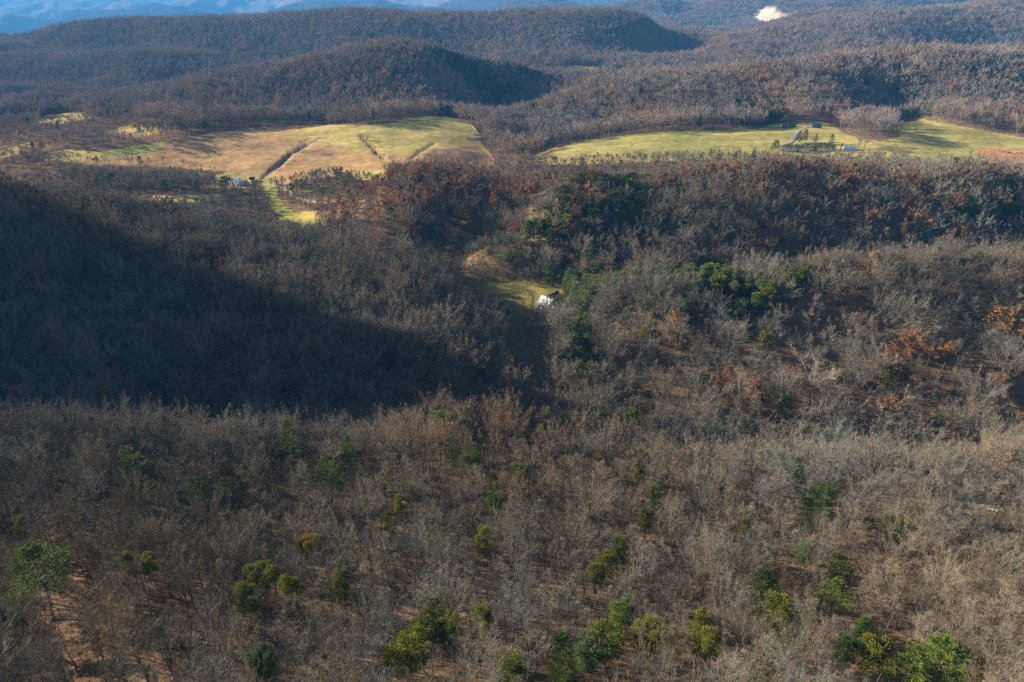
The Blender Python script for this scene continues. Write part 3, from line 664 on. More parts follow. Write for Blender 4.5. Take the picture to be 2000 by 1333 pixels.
# ------------------------------------------------------------------ trees one can tell apart
HUE = {'g': (.68, .84, .56), 'y': (1.38, 1.18, .6), 'o': (1.05, 1.0, .75), 'b': (.75, 1.0, 1.15), 'r': (1.1, 1.25, .68), 'k': (.45, .60, .55), 'br': (2.1, 1.25, .45)}
NEAR_PINES = [  # centre of the crown in the photo, its width and height there, kind, hue, label
 (65,1118,104,110,'W','g',"broad dark green pine at the left edge, taller than the bare trees round it"),
 (40,1185,60,50,'S','o',"low olive pine just below the broad pine at the left edge"),
 (258,910,64,80,'W','g',"dark green pine standing alone high on the left of the near slope"),
 (385,972,58,76,'W','k',"left one of two adjoining dark pines above the pale clearing, left of centre"),
 (442,970,52,70,'W','k',"right one of two adjoining dark pines above the pale clearing, left of centre"),
 (471,916,34,52,'W','g',"slim dark pine behind the two adjoining dark pines"),
 (563,860,58,88,'W','g',"tall tiered green pine on the near crest, left of centre against the dark valley"),
 (680,888,46,78,'W','g',"taller and farther pine of the touching pair below the near crest"),
 (640,922,72,80,'W','g',"wide nearer pine of the touching pair below the near crest"),
 (760,1033,44,58,'W','o',"olive tiered pine on a long bare trunk in mid slope"),
 (883,880,32,46,'W','r',"small fresh green pine just below the rounded near crest"),
 (938,866,26,34,'W','o',"little olive pine right of the fresh green one below the near crest"),
 (912,902,46,26,'S','o',"low spreading olive pine under the small fresh green pine"),
 (1080,830,38,52,'W','g',"small green pine on the crest at the mouth of the dark valley"),
 (1167,820,68,70,'W','b',"broad blue green pine on the crest beside the dark valley"),
 (1550,922,44,54,'W','b',"blue green tiered pine upslope from the widest pine on the right"),
 (1605,984,86,82,'W','g',"widest dark green pine on the right of the near slope"),
 (1674,890,42,44,'W','r',"fresh green pine at the foot of the right hill, near the rust leaved oak"),
 (1828,840,48,62,'W','b',"tall pale green pine at the foot of the right hill"),
 (1745,1030,38,30,'S','g',"small dark pine alone below the gravel road on the right"),
 (687,1090,44,52,'W','b',"grey green pine with a bushy lower neighbour, left of centre"),
 (662,1148,40,46,'S','o',"bushy olive pine beneath the grey green pine, left of centre"),
 (1622,1172,76,64,'W','r',"bright bushy green pine low on the right of the near slope"),
 (1845,1304,120,66,'W','r',"largest bright green pine at the bottom edge on the right"),
 (1772,1312,70,40,'W','r',"bright green pine touching the left side of the largest one at the bottom edge"),
 (1100,1285,66,60,'W','g',"deep green pine at the bottom edge, right of centre"),
 (1140,1300,56,40,'S','b',"grey green low pine beside the deep green pine at the bottom edge"),
 (1465,884,26,30,'W','r',"tiny light green pine on the right part of the near crest"),
 (610,1064,42,38,'S','br',"ochre yellow pine on a thin trunk, left of centre"),
 (512,1128,58,44,'S','y',"yellow green pine with a domed top, left part of the near slope"),
 (488,1166,44,44,'S','o',"olive pine leaning against the domed yellow green pine"),
 (572,1152,44,32,'S','y',"flat topped yellow green pine on a tall straight trunk"),
 (970,988,36,34,'S','r',"small vivid green pine at the centre of the near slope"),
 (966,945,26,22,'S','o',"tiny olive pine above the small vivid green pine at the centre"),
 (1018,925,46,30,'S','o',"dull olive pine among bare crowns below the rounded crest"),
 (942,1052,32,48,'S','y',"narrow yellow green pine with a bare trunk beside it at the centre"),
 (852,1196,56,50,'S','o',"upper olive pine of the clump at the bottom, left of centre"),
 (826,1232,60,44,'S','o',"middle olive pine of the clump at the bottom, left of centre"),
 (800,1284,84,80,'S','y',"big yellow pine at the foot of the clump at the bottom edge"),
 (872,1232,46,40,'S','o',"dim olive pine on the right side of the clump at the bottom"),
 (932,1210,44,56,'S','y',"rounded yellow green pine right of the clump at the bottom"),
 (980,1305,60,26,'S','o',"low wide olive pine at the bottom edge near the centre"),
 (1172,1104,44,34,'S','y',"leaning yellow pine with two tufts, right of centre"),
 (1155,1128,34,30,'S','y',"lower tuft like pine under the leaning yellow pine"),
 (1214,1198,50,48,'S','r',"pale green rounded pine right of centre, low on the slope"),
 (1264,1234,64,56,'S','y',"bright yellow pine beside the pale green rounded one"),
 (1200,1266,74,34,'S','o',"spreading olive pine below the pale green rounded one"),
 (1370,1212,44,54,'S','y',"upper one of two stacked yellow green pines low on the right"),
 (1376,1270,48,30,'S','y',"lower one of two stacked yellow green pines low on the right"),
 (1506,1158,50,36,'S','g',"dark low pine above a yellow green one, low on the right"),
 (1518,1208,66,42,'S','y',"wide yellow green pine with a flat base, low on the right"),
 (1637,1115,44,38,'S','o',"faint olive pine above the bright bushy green one"),
 (1715,1275,60,40,'S','y',"yellow tinged pine left of the largest bright pine at the bottom edge"),
 (1692,1246,40,36,'S','g',"dark pine just above the yellow tinged one near the bottom edge"),
 (1645,1262,36,36,'S','k',"dusky small pine low on the right between two yellow green ones"),
 (1570,1076,30,28,'S','r',"small pale green pine below the widest pine on the right"),
 (1448,1030,26,26,'S','o',"tiny dull pine in mid slope right of centre"),
 (1245,926,22,28,'S','y',"tiny yellow green pine high on the slope right of centre"),
 (1284,966,26,20,'S','o',"tiny flat olive pine high on the slope right of centre"),
 (1268,1014,30,18,'S','y',"small flat yellow pine in mid slope right of centre"),
 (1208,1068,32,24,'S','o',"small olive pine above the leaning yellow pine"),
 (295,1105,26,22,'S','y',"small yellow green pine right of the broad pine at the left edge"),
 (40,1028,26,28,'S','o',"small olive pine near the left edge, above the broad pine"),
 (240,1105,22,26,'S','o',"tiny olive pine between the broad left pine and a small yellow green one"),
 (780,988,20,16,'S','y',"tiny yellow tuft of pine above the olive tiered one"),
 (430,838,46,18,'S','o',"low olive pine on the left part of the near crest"),
 (660,832,34,26,'S','o',"small olive pine on the near crest beside the tall tiered one"),
 (850,815,60,36,'S','o',"olive pine on top of the rounded near crest"),
 (1010,805,30,30,'S','o',"small olive pine at the right shoulder of the rounded crest"),
 (510,1290,50,50,'S','b',"dusky grey green pine at the bottom, left of centre"),
]
CLEAR = []
for X, Yp, wp, hp, kd, hue, lab in NEAR_PINES:
    H = 17.0 if kd == 'W' else 14.0
    fr = .64 if kd == 'W' else .77
    for it in range(2):
        x, y = hit(X, min(Yp, 1345), H * fr, 40, 260); z = float(height(x, y)) + H * fr; D = math.sqrt(x * x + y * y + z * z)
        dep = math.asin(-z / D); ch = max(2.0, (hp * D / FPX - .35 * wp * D / FPX * math.sin(dep)) / math.cos(dep)); Rm = .5 * wp * D / FPX
        H = min(23., max(15., ch / .7)) if kd == 'W' else min(17.5, max(14.5, ch / .5 + 5))
    k = rg.integers(0, 4)
    if kd == 'W': k = int(k) % 2 + (2 if any(q in lab for q in ('bushy', 'broad', 'bright', 'deep', 'bottom')) else 0)
    ms, R0, Hp = (WPN[k], 4.0, 18.) if kd == 'W' else (SPN[k], 2.6, 14.)
    j = rg.uniform(.9, 1.1)
    tree("pine_tree", lab, "pine tree", ms, x, y, H, Hp, 1.0 * Rm / (R0 * H / Hp), rg.uniform(0, 6.28), np.array(HUE[hue]) * j, (1, 1, 1))
    CLEAR.append((x, y, Rm * .8 + .8)); CLEAR.append((x * (1 - 4 / y), y - 4, Rm * .8 + .7)); CLEAR.append((x * (1 - 7 / y), y - 7, Rm * .7 + .4))
RUSTS = [  # crown centre, width, height of tree, colour, label
 (275, 830, 26, 14, (.95,.75,.6), "narrow rust brown tree on the left part of the near crest"),
 (152, 526, 40, 19, (.8,.7,.6), "rust orange oak high on the shaded left hill"),
 (494, 545, 58, 19, (1.25,1.25,1.35), "big pinkish brown oak catching light on the shaded left hill"),
 (438, 532, 44, 18, (.75,.6,.55), "dull red brown oak left of the big pinkish one on the left hill"),
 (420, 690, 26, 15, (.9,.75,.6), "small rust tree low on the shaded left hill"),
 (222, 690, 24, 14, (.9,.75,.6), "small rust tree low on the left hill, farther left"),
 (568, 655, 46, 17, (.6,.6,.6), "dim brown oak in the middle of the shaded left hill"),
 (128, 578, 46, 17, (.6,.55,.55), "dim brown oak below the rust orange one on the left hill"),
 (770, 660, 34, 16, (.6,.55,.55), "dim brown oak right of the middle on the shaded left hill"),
 (1758, 700, 40, 17, (1.1,.8,.55), "bright rust oak beside a pale forked tree on the right hill"),
 (1752, 735, 44, 14, (1.0,.8,.6), "lower duller rust tree under the bright rust oak on the right hill"),
 (1848, 692, 46, 16, (1.35,1.15,.6), "golden orange tree right of the bright rust oak"),
 (1900, 622, 34, 15, (1.0,.8,.55), "rust tree below the open top of the right hill"),
 (1958, 640, 56, 19, (1.3,1.1,.75), "large tan orange oak at the right edge on the right hill"),
 (1693, 650, 26, 11, (.95,.7,.6), "small red brown tree in the open wood of the right hill"),
 (1870, 868, 70, 13, (1.35,1.0,.6), "orange leaved trees' widest crown at the foot of the pale green pine"),
 (1310, 660, 40, 15, (1.1,1.0,.9), "tan leaved oak on the left part of the right hill"),
 (1322, 905, 40, 13, (1.5,1.4,1.1), "pale tan leaved tree on the near crest, right of centre"),
 (1165, 910, 18, 12, (1.4,1.3,1.0), "small pale tan tree in the near wood below the broad blue green pine"),
 (870, 855, 40, 12, (1.1,1.0,.95), "tan brown tree on the rounded near crest"),
 (1158, 385, 28, 14, (1.25,.85,.5), "round orange tree at the top of the pine pocket on the middle hill"),
 (1118, 400, 22, 14, (1.2,.8,.5), "narrow orange tree left of the round one above the pine pocket"),
 (1090, 428, 24, 12, (1.2,.8,.5), "small orange tree at the edge of the brushy clearing on the middle hill"),
 (965, 390, 24, 16, (1.2,.75,.5), "tall orange oak in the middle of the brown wood"),
 (925, 400, 24, 15, (1.15,.75,.5), "orange oak just left of the tall orange one in the brown wood"),
 (890, 352, 20, 16, (1.15,.8,.55), "orange oak near the skyline of the middle hill"),
 (880, 412, 24, 15, (1.05,.7,.5), "red brown oak in the lower brown wood"),
 (812, 440, 36, 15, (1.05,.75,.55), "broad red brown oak at the left end of the brown wood"),
 (738, 468, 30, 13, (1.05,.7,.5), "low red brown tree by the foot of the brown wood's left end"),
 (1002, 452, 18, 13, (1.1,.7,.5), "slim red tree beside the pale twiggy tree in the brush"),
 (1316, 350, 26, 17, (1.1,.8,.55), "orange oak on the skyline right of the pine pocket"),
 (1360, 350, 28, 18, (1.2,.8,.5), "brighter orange oak on the skyline beside two dark pines"),
 (1410, 335, 26, 16, (1.15,.8,.5), "orange oak under the field edge, left of two dark pines"),
 (1240, 425, 24, 14, (1.05,.75,.5), "orange brown tree inside the pine pocket"),
 (1705, 262, 9, 12, (1.1,.7,.5), "small rust tree at the wood's corner by the far right meadow"),
 (760, 400, 26, 15, (.95,.7,.55), "dull rust oak on the upper left of the brown wood"),
]
for X, Yp, wp, H, tn, lab in RUSTS:
    y0, y1 = (40, 222) if Yp > 800 else ((222, 430) if (Yp > 500) else (400, 1100))
    x, y = hit(X, Yp, H * .62, y0, y1); z = float(height(x, y)); D = math.sqrt(x * x + y * y + z * z); Rm = .5 * wp * D / FPX
    k = rg.integers(0, 4)
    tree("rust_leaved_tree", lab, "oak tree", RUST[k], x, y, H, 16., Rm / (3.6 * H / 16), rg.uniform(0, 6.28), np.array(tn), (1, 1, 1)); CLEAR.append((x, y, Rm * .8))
PALES = [
 (1548, 440, 28, 20, "bone white leafless tree standing out on the middle hill"),
 (255, 600, 46, 19, "pale silvery leafless tree alone in the shaded left hill"),
 (1066, 500, 24, 14, "small whitish leafless tree in the brush above the white farmhouse"),
 (1378, 460, 26, 19, "whitish leafless tree right of the pine pocket"),
 (1722, 718, 40, 21, "pale forked tree beside the bright rust oak on the right hill"),
 (1756, 790, 50, 18, "crooked pale tree leaning right below the rust oak on the right hill"),
 (1930, 680, 44, 20, "pale tree between golden orange tree and the right edge"),
 (1365, 845, 30, 20, "slender pale tree at the foot of the right hill, leftmost there"),
 (1585, 742, 70, 22, "wide spreading pale crowned tree in the middle of the right hill"),
 (1800, 640, 56, 21, "pale fan shaped tree in the open top of the right hill"),
 (1700, 825, 60, 20, "pale spreading tree near the foot of the right hill"),
 (1975, 590, 30, 21, "tall pale trunked tree at the right edge of the right hill"),
 (640, 232, 10, 18, "white barked tree at the field edge far behind the tan meadow"),
 (800, 745, 40, 17, "grey tree with white limbs at the foot of the shaded left hill"),
 (715, 775, 50, 18, "grey fan crowned tree at the foot of the left hill, right of the pine tops"),
 (1000, 1010, 34, 13, "white limbed small tree next to the vivid green pine at the centre"),
]
for X, Yp, wp, H, lab in PALES:
    y0, y1 = (40, 222) if Yp > 900 else ((222, 430) if Yp > 510 else (400, 1100))
    x, y = hit(X, Yp, H * .6, y0, y1); z = float(height(x, y)); D = math.sqrt(x * x + y * y + z * z); Rm = .5 * wp * D / FPX
    k = rg.integers(0, 3)
    tree("pale_tree", lab, "bare tree", PALE[k], x, y, H, 18., Rm / (4.2 * H / 18), rg.uniform(0, 6.28), (1.5, 1.5, 1.45), (2.5, 2.6, 2.6)); CLEAR.append((x, y, Rm * .6))
for X, Yp, wp, H in ((1100,586,24,9),(1116,596,28,10),(1092,612,26,9),(1128,575,28,11),(1108,622,30,10),(1145,592,30,12),(1122,640,30,11),(1150,560,28,12),(1098,640,24,8),(1140,620,30,12),(1115,556,22,9),(1132,665,30,11),(1145,540,26,11)):
    x, y = hit(X, Yp, H * .55, 280, 430); z = float(height(x, y)); D = math.sqrt(x * x + y * y + z * z)
    tree("pine_tree", "olive green pine crowding the right side of the white farmhouse clearing", "pine tree", SPM[rg.integers(0, 3)], x, y, H, 14., .5 * wp * D / FPX / (2.8 * H / 14), rg.uniform(0, 6.28), np.array(HUE['o']) * rg.uniform(.8, 1.25), (1, 1, 1), "pines beside the white farmhouse"); CLEAR.append((x, y, 2.5))
for X, Yp, wp, H, lab in ((1545,508,36,17,"leftmost green pine standing above the crest of the right hill"),(1592,505,26,15,"second green pine from the left on the crest of the right hill"),(1640,497,26,16,"pale green pine near the middle of the right hill's crest"),(1672,498,30,16,"olive pine just right of the pale one on the right hill's crest"),
        (1805,485,34,17,"green pine on the right part of the right hill's crest, left of two wider ones"),(1868,484,46,18,"broad light green pine on the right hill's crest near the right edge"),(1950,484,46,18,"broad dark pine on the right hill's crest nearest the right edge"),(1500,520,40,14,"low olive pine just below the left end of the right hill's crest pines"),(808,500,34,15,"lone pale green pine at the nose of the shaded left hill")):
    x, y = hit(X, Yp, H * .6, 300, 470); z = float(height(x, y)); D = math.sqrt(x * x + y * y + z * z)
    tree("pine_tree", lab, "pine tree", WPM[1 + (int(X) % 2)], x, y, H, 18., .5 * wp * D / FPX / (3.8 * H / 18), rg.uniform(0, 6.28), np.array(HUE['r' if 'pale' in lab or 'light' in lab else 'g']) * 1.0, (1, 1, 1)); CLEAR.append((x, y, 4)); CLEAR.append((x, y - 5, 3))
# farm evergreens
FARM = [(1515,283,18,11,'W','g',"leftmost bushy evergreen of the windbreak beside the right meadow")]
for i, X in enumerate(range(1532, 1634, 7)):
    FARM.append((X + rg.uniform(-2, 2), 288 - 1.6 * math.sin(i * 1.3) + (0 if i > 2 else 1), 13, 7.5, 'W', 'b', None))
FARM += [(1562,268,13,13,'W','k',"left dark spruce of the pair behind the windbreak"), (1573,266,13,14,'W','k',"right dark spruce of the pair behind the windbreak"),
         (1594,270,8,10,'W','k',"slim dark spruce by the round brown tree behind the windbreak"), (1624,273,12,12,'W','b',"single pointed spruce near the blue roofed barn"),
         (1644,288,7,9.5,'W','k',"dark column shaped evergreen touching the blue roofed barn"), (1603,249,4,5,'W','k',"small dark evergreen at the end of the right green roofed barn"),
         (1324,302,7,7,'W','g',"single small evergreen at the near edge of the right meadow"), (1388,300,9,9,'W','g',"evergreen at the meadow's near edge, left of two tall pines"),
         (1436,312,13,16,'W','g',"left tall pine of two on the skyline of the middle hill"), (1470,312,14,16,'W','g',"right tall pine of two on the skyline of the middle hill"),
         (77,302,5,6,'W','k',"round dark evergreen in the strip left of the green crop"), (97,308,6,6,'W','g',"small pointed evergreen right of the round dark one"),
         (147,345,14,17,'W','g',"tall dark conifer in the valley wood left of the farm"), (203,214,7,14,'W','k',"lone dark conifer above the small upper meadow")]
for X, Yp, wp, H, kd, hue, lab in FARM:
    x, y = hit(X, Yp, H * .5, 520, 1250); z = float(height(x, y)); D = math.sqrt(x * x + y * y + z * z); Rm = .5 * wp * D / FPX
    grp = None if lab else "evergreens planted as a windbreak beside the right meadow"
    tree("evergreen_tree", lab or "bushy evergreen in the planted windbreak row beside the right meadow", "evergreen tree", WPM[rg.integers(0, 3)], x, y, H, 18., Rm / (3.7 * H / 18), rg.uniform(0, 6.28), np.array(HUE[hue]) * .9, (1, 1, 1), grp)
FIELD_BARE = [(1678,276,34,15,"round grey leafless grove tree right of the blue roofed barn"), (1690,280,26,13,"second grey leafless tree right of the blue roofed barn"), (1592,276,20,9,"round brown leafless tree behind the windbreak"),
              (1550,272,14,8,"thin leafless tree by the driveway behind the windbreak"), (590,285,20,11,"leafless tree on the gully of the tan meadow"), (575,292,16,8,"low leafless tree lower in the gully of the tan meadow"),
              (715,272,12,8,"leafless bush at the top of the dark scar in the meadow"), (350,292,12,10,"leafless tree at the foot of the tan meadow, left part"), (322,300,14,10,"leafless tree by the corner of the green crop"),
              (1402,292,10,7,"leafless bush in the hollow of the right meadow"), (1233,288,8,6,"faint leafless bush low in the right meadow"), (775,340,16,8,"lone leafless tree on the sunny yellow knoll"),
              (530,425,14,7,"leafless tree on the green valley strip"), (1040,578,14,5,"leafless bush left of the white farmhouse"), (1010,565,12,4,"low bush in the clearing left of the white farmhouse")]
for X, Yp, wp, H, lab in FIELD_BARE:
    x, y = hit(X, Yp, H * .5, 340, 1100); z = float(height(x, y)); D = math.sqrt(x * x + y * y + z * z); Rm = .5 * wp * D / FPX
    tree("bare_tree", lab, "bare tree", OAK[rg.integers(0, 4)], x, y, H, 16., Rm / (4.4 * H / 16), rg.uniform(0, 6.28), (1.0, .95, .9), (1, 1, 1))

for li, ln in enumerate(GULLY):
    for k_ in range((9, 14, 5)[li]):
        q = rg.uniform(0, 1) * (len(ln) - 1); j_ = int(q); a_, b_ = ln[j_], ln[j_ + 1]; f_ = q - j_
        x, y = hit(a_[0] + (b_[0] - a_[0]) * f_ + rg.normal(0, 3), a_[1] + (b_[1] - a_[1]) * f_ + rg.normal(0, 1.5), .5, 640, 1000); H = rg.uniform(2, 5)
        tree("shrub", "leafless brown shrub in one of the gullies of the tan meadow", "shrub", OAK[rg.integers(0, 4)], x, y, H, 16., 1.2, rg.uniform(0, 6.28), (.8, .7, .6), (1, 1, 1), "shrubs in the meadow gullies")

# ------------------------------------------------------------------ woodland: the nearest trees one by one, the rest as a mass
ok = np.ones(len(T), bool)
for x, y, r_ in CLEAR: ok &= (T[:, 0] - x) ** 2 + (T[:, 1] - y) ** 2 > r_ * r_
T, TZ, Y, px, py, kind, Ht, tint, yaw = (a[ok] for a in (T, TZ, Y, px, py, kind, Ht, tint, yaw))
D3 = np.sqrt((T ** 2).sum(1) + TZ ** 2)
_, pyt = project(T[:, 0], T[:, 1], TZ + Ht * .8)
inview = (px > 15) & (px < 1985) & (pyt < 1300) & (pyt > 0)
single = np.zeros(len(T), bool)
def pick(k, n, extra=True):
    c = np.nonzero((kind == k) & inview & extra)[0]; c = c[np.argsort(D3[c] / Ht[c])][:n]; single[c] = True; return c
for i in pick(0, 262, (pyt < 1285) & (Y < 222)):
    ms = OAK[i % 4] if i % 5 == 0 else POLE[i % 7]; side = tint[i]
    tree("bare_tree", "slender leafless grey brown tree in the dense wood along the bottom of the photo", "bare tree", ms, T[i, 0], T[i, 1], Ht[i], 16., 1.0 if i % 5 else .75, yaw[i], tint[i], tint[i], "leafless trees in the near wood")
pcol = lambda i: np.array(HUE['o']) * (.9 + .55 * rg.uniform()) * np.array([1 + .25 * rg.uniform(-1, 1), 1, .9])
for i in pick(1, 190):
    if px[i] > 1075 and Y[i] < 430: lab, g = "olive green pine mixed with bare trees on the hill right of the white farmhouse", "pines on the hill right of the white farmhouse"
    elif Y[i] < 430: lab, g = "dull green pine among bare trees on the dark hill left of the white farmhouse", "pines on the dark left hill"
    else: lab, g = "dark green pine in the thicket beyond the white farmhouse", "pines in the thicket beyond the white farmhouse"
    m_ = SPM[i % 3] if (i % 10) < 7 else WPM[i % 3]; Hp = 14. if (i % 10) < 7 else 18.
    tree("pine_tree", lab, "pine tree", m_, T[i, 0], T[i, 1], min(Ht[i] * .97, 17), Hp, 1.05, yaw[i], pcol(i), (1, 1, 1), g)
for i in pick(2, 60):
    if Y[i] < 430: lab, g = "brown leaved oak scattered among bare trees on one of the two nearer hills", "brown leaved oaks on the nearer hills"
    else: lab, g = "orange brown oak in the russet wood on the middle hill", "orange brown oaks on the middle hill"
    l = rg.uniform(.65, 1.25)
    tree("rust_leaved_tree", lab, "oak tree", RUST[i % 4], T[i, 0], T[i, 1], Ht[i] * .95, 16., 1.0, yaw[i], (l * 1.15, l * .95, l * .8), (1, 1, 1), g)
LODS = [L0, L1, L2, L3, L4]; off = np.cumsum([0] + [len(l) for l in LODS])
lod = np.where(D3 < 235, 0, np.where(D3 < 520, 1, np.where(D3 < 1150, 2, np.where(Y < 2880, 3, 4))))
var = np.zeros(len(T), int)
for k in range(5):
    m = lod == k; var[m] = off[k] + rg.integers(0, len(LODS[k]), m.sum())
    if k == 0: var[m] = np.where(rg.uniform(size=m.sum()) < .78, rg.integers(0, 5, m.sum()), rg.integers(5, 8, m.sum()))
m = (kind == 0) & ~single
s = Ht / 16.; wd = s * np.where((lod == 0) & (var >= 5), .7, 1) * np.where(lod == 4, np.clip(.0031 * Y / 9., .9, 3.2), 1)
P3 = np.c_[T, TZ + H0 - .2]
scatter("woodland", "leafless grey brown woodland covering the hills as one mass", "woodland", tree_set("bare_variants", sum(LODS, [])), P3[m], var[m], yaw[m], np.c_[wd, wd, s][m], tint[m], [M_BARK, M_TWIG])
m = (kind == 1) & ~single
pv = np.where(D3 < 900, rg.integers(0, 2, len(T)), rg.integers(0, 4, len(T))); s1 = np.minimum(Ht, 16) / 14.; w1 = s1 * np.where(Y > 2900, 2.0, 1.1)
pt = np.array(HUE['g'])[None] * (.6 + .6 * rg.uniform(size=(len(T), 1)))
scatter("evergreen_woodland", "dark evergreens mixed through the farther woods as one mass", "evergreen woodland", tree_set("pine_variants", PF), P3[m], pv[m], yaw[m], np.c_[w1, w1, s1][m], pt[m], [M_PBARK, M_NEEDLE])
m = (kind == 2) & ~single
rv = rg.integers(0, 3, len(T)); rt = np.c_[1.25 + 0 * D3, .98 + 0 * D3, .78 + 0 * D3] * (.7 + .6 * rg.uniform(size=(len(T), 1)))
scatter("russet_woodland", "brown leaved oaks sprinkled over the farther hills as one mass", "russet woodland", tree_set("rust_variants", RUSTF), P3[m], rv[m], yaw[m], np.c_[s, s, s][m], rt[m], [M_BARK, M_TWIG, M_LEAF])
UB = band(36, 222, 3.4, rg, 1.25); UB = np.r_[UB, band(222, 400, 6.0, rg, .95)]; BX = band(385, 530, 2.6, rg, .2); bx_, by_ = project(BX[:, 0], BX[:, 1], height(BX[:, 0], BX[:, 1])); UB = np.r_[UB, BX[inpoly(bx_, by_, [(840,470),(900,440),(1000,470),(1140,490),(1140,552),(1040,546),(950,548),(850,520)])]]; uz = height(UB[:, 0], UB[:, 1]); upx, upy = project(UB[:, 0], UB[:, 1], uz)
ku = (rg.uniform(size=len(UB)) < .75) & ~in_fields(upx, upy, UB[:, 1])
for Q, wd_ in ROADS:
    for a_ in range(0, len(Q), 2): ku &= ~((np.abs(UB[:, 0] - Q[a_, 0]) < wd_ * .5 + .8) & (np.abs(UB[:, 1] - Q[a_, 1]) < wd_ * .5 + .8))
UB = UB[ku]; uz = uz[ku]; nu_ = len(UB); uh = rg.uniform(1.0, 3.2, nu_) / 16 * np.where(UB[:, 1] > 400, 1.25, 1); ul = rg.uniform(.6, 1.1, (nu_, 1))
scatter("undergrowth", "low leafless brush between the trunks of the nearer woods", "undergrowth", tree_set("brush_variants", L1), np.c_[UB, uz + H0 - .3], rg.integers(0, 7, nu_), rg.uniform(0, 6.28, nu_), np.c_[uh * 2.0, uh * 2.0, uh], ul * np.array([[1.0, .86, .72]]), [M_BARK, M_TWIG])
print("TREES", len(T), [int((lod == k).sum()) for k in range(5)], [int((kind == k).sum()) for k in range(3)], int(single.sum()))

# ------------------------------------------------------------------ buildings
M_WHITE = plain("white_paint", (.80, .79, .76), .6, .8, .08)
M_TIN = plain("white_metal_roof", (.78, .79, .80), .45, .5, .08)
M_DARKROOF = plain("dark_shingle", (.035, .033, .035), .9, 2, .3)
M_BLUE = plain("blue_metal_roof", (.045, .17, .42), .5, .5, .15)
M_PBLUE = plain("pale_blue_metal_roof", (.25, .38, .62), .5, .5, .15)
M_GREEN = plain("green_metal_roof", (.02, .12, .095), .5, .5, .2)
M_TIMBER = plain("dark_timber", (.05, .042, .035), .9, 1, .3)
M_GREY = plain("grey_siding", (.35, .35, .36), .8, 1, .15)
M_GLASS = plain("window_glass", (.03, .035, .045), .15, 1, .1)
M_COW = plain("black_hide", (.025, .02, .018), .8, 2, .3)
M_LOG = plain("weathered_log", (.42, .38, .33), .9, 1, .3)
M_BRICK = plain("brick", (.28, .13, .09), .9, 4, .3)
def mesh_obj(name, V, F, m, parent, loc=None):
    me = bpy.data.meshes.new(name); me.from_pydata([tuple(map(float, v)) for v in V], [], F); me.materials.append(m); me.update()
    o = bpy.data.objects.new(name, me); COL.objects.link(o)
    if parent is not None: o.parent = parent
    if loc is not None: o.location = loc
    return o
def box(c, s):
    x, y, z = c; a, b, h = s[0] / 2, s[1] / 2, s[2] / 2
    V = [(x + i * a, y + j * b, z + k * h) for k in (-1, 1) for i, j in ((-1, -1), (1, -1), (1, 1), (-1, 1))]
    return V, [(3, 2, 1, 0), (4, 5, 6, 7), (0, 1, 5, 4), (1, 2, 6, 5), (2, 3, 7, 6), (3, 0, 4, 7)]
def boxes(L):
    V, F = [], []
    for c, s in L:
        v, f = box(c, s); n = len(V); V += v; F += [tuple(i + n for i in q) for q in f]
    return V, F
def slab(P, th):                             # a quad in space given thickness along its normal
    P = [Vector(p) for p in P]; n = (P[1] - P[0]).cross(P[2] - P[0]).normalized() * th
    V = [tuple(p) for p in P] + [tuple(p + n) for p in P]
    return V, [(3, 2, 1, 0), (4, 5, 6, 7), (0, 1, 5, 4), (1, 2, 6, 5), (2, 3, 7, 6), (3, 0, 4, 7)]
def gable(parent, L, W, hw, hr, mw, mrf, x0=0, y0=0, over=.35, chimney=False, ridge_y=False, z0=-1.5):
    T_ = (lambda p: (x0 - p[1], y0 + p[0], p[2])) if ridge_y else (lambda p: (x0 + p[0], y0 + p[1], p[2]))
    a, b = L / 2, W / 2
    V = [(-a, -b, z0), (a, -b, z0), (a, b, z0), (-a, b, z0), (-a, -b, hw), (a, -b, hw), (a, b, hw), (-a, b, hw), (-a, 0, hw + hr - .03), (a, 0, hw + hr - .03)]
    F = [(0, 1, 5, 4), (2, 3, 7, 6), (1, 2, 6, 9, 5), (3, 0, 4, 8, 7)]
    mesh_obj("wall", [T_(p) for p in V], F, mw, parent)
    k = hr / b; o = over
    P1 = [T_((-a - o, -b - o, hw - k * o)), T_((a + o, -b - o, hw - k * o)), T_((a + o, 0, hw + hr)), T_((-a - o, 0, hw + hr))]
    P2 = [T_((a + o, b + o, hw - k * o)), T_((-a - o, b + o, hw - k * o)), T_((-a - o, 0, hw + hr)), T_((a + o, 0, hw + hr))]
    V1, F1 = slab(P1, .12); V2, F2 = slab(P2, .12)
    rf = mesh_obj("roof", V1 + V2, F1 + [tuple(i + 8 for i in f) for f in F2], mrf, parent)
    if chimney:
        V, F = box(T_((a * .5, 0, hw + hr + .3)), (.7, .7, 1.6)); mesh_obj("chimney", V, F, M_BRICK, rf)
def opening(parent, c, w_, h_, axis, kind="window", m=None):   # c: centre on the wall face; axis: outward 'x+','x-','y-'
    ax = 0 if axis[0] == 'x' else 1; sg = 1 if axis[1] == '+' else -1
    s = [.10, w_, h_] if ax == 0 else [w_, .10, h_]; cc = list(c); cc[ax] += sg * .03
    V, F = box(cc, s); fr = mesh_obj(kind, V, F, M_WHITE if kind == "window" else (m or M_TIMBER), parent)
    if kind == "window":
        s2 = [.06, w_ - .24, h_ - .24] if ax == 0 else [w_ - .24, .06, h_ - .24]; cc[ax] += sg * .045
        V, F = box(cc, s2); mesh_obj("pane", V, F, M_GLASS, fr)
    else:
        c3 = list(cc); c3[ax] += sg * .07; c3[1 - ax] += w_ * .36; V, F = box(c3, [.08, .08, .25]); mesh_obj("handle", V, F, M_GREY, fr)
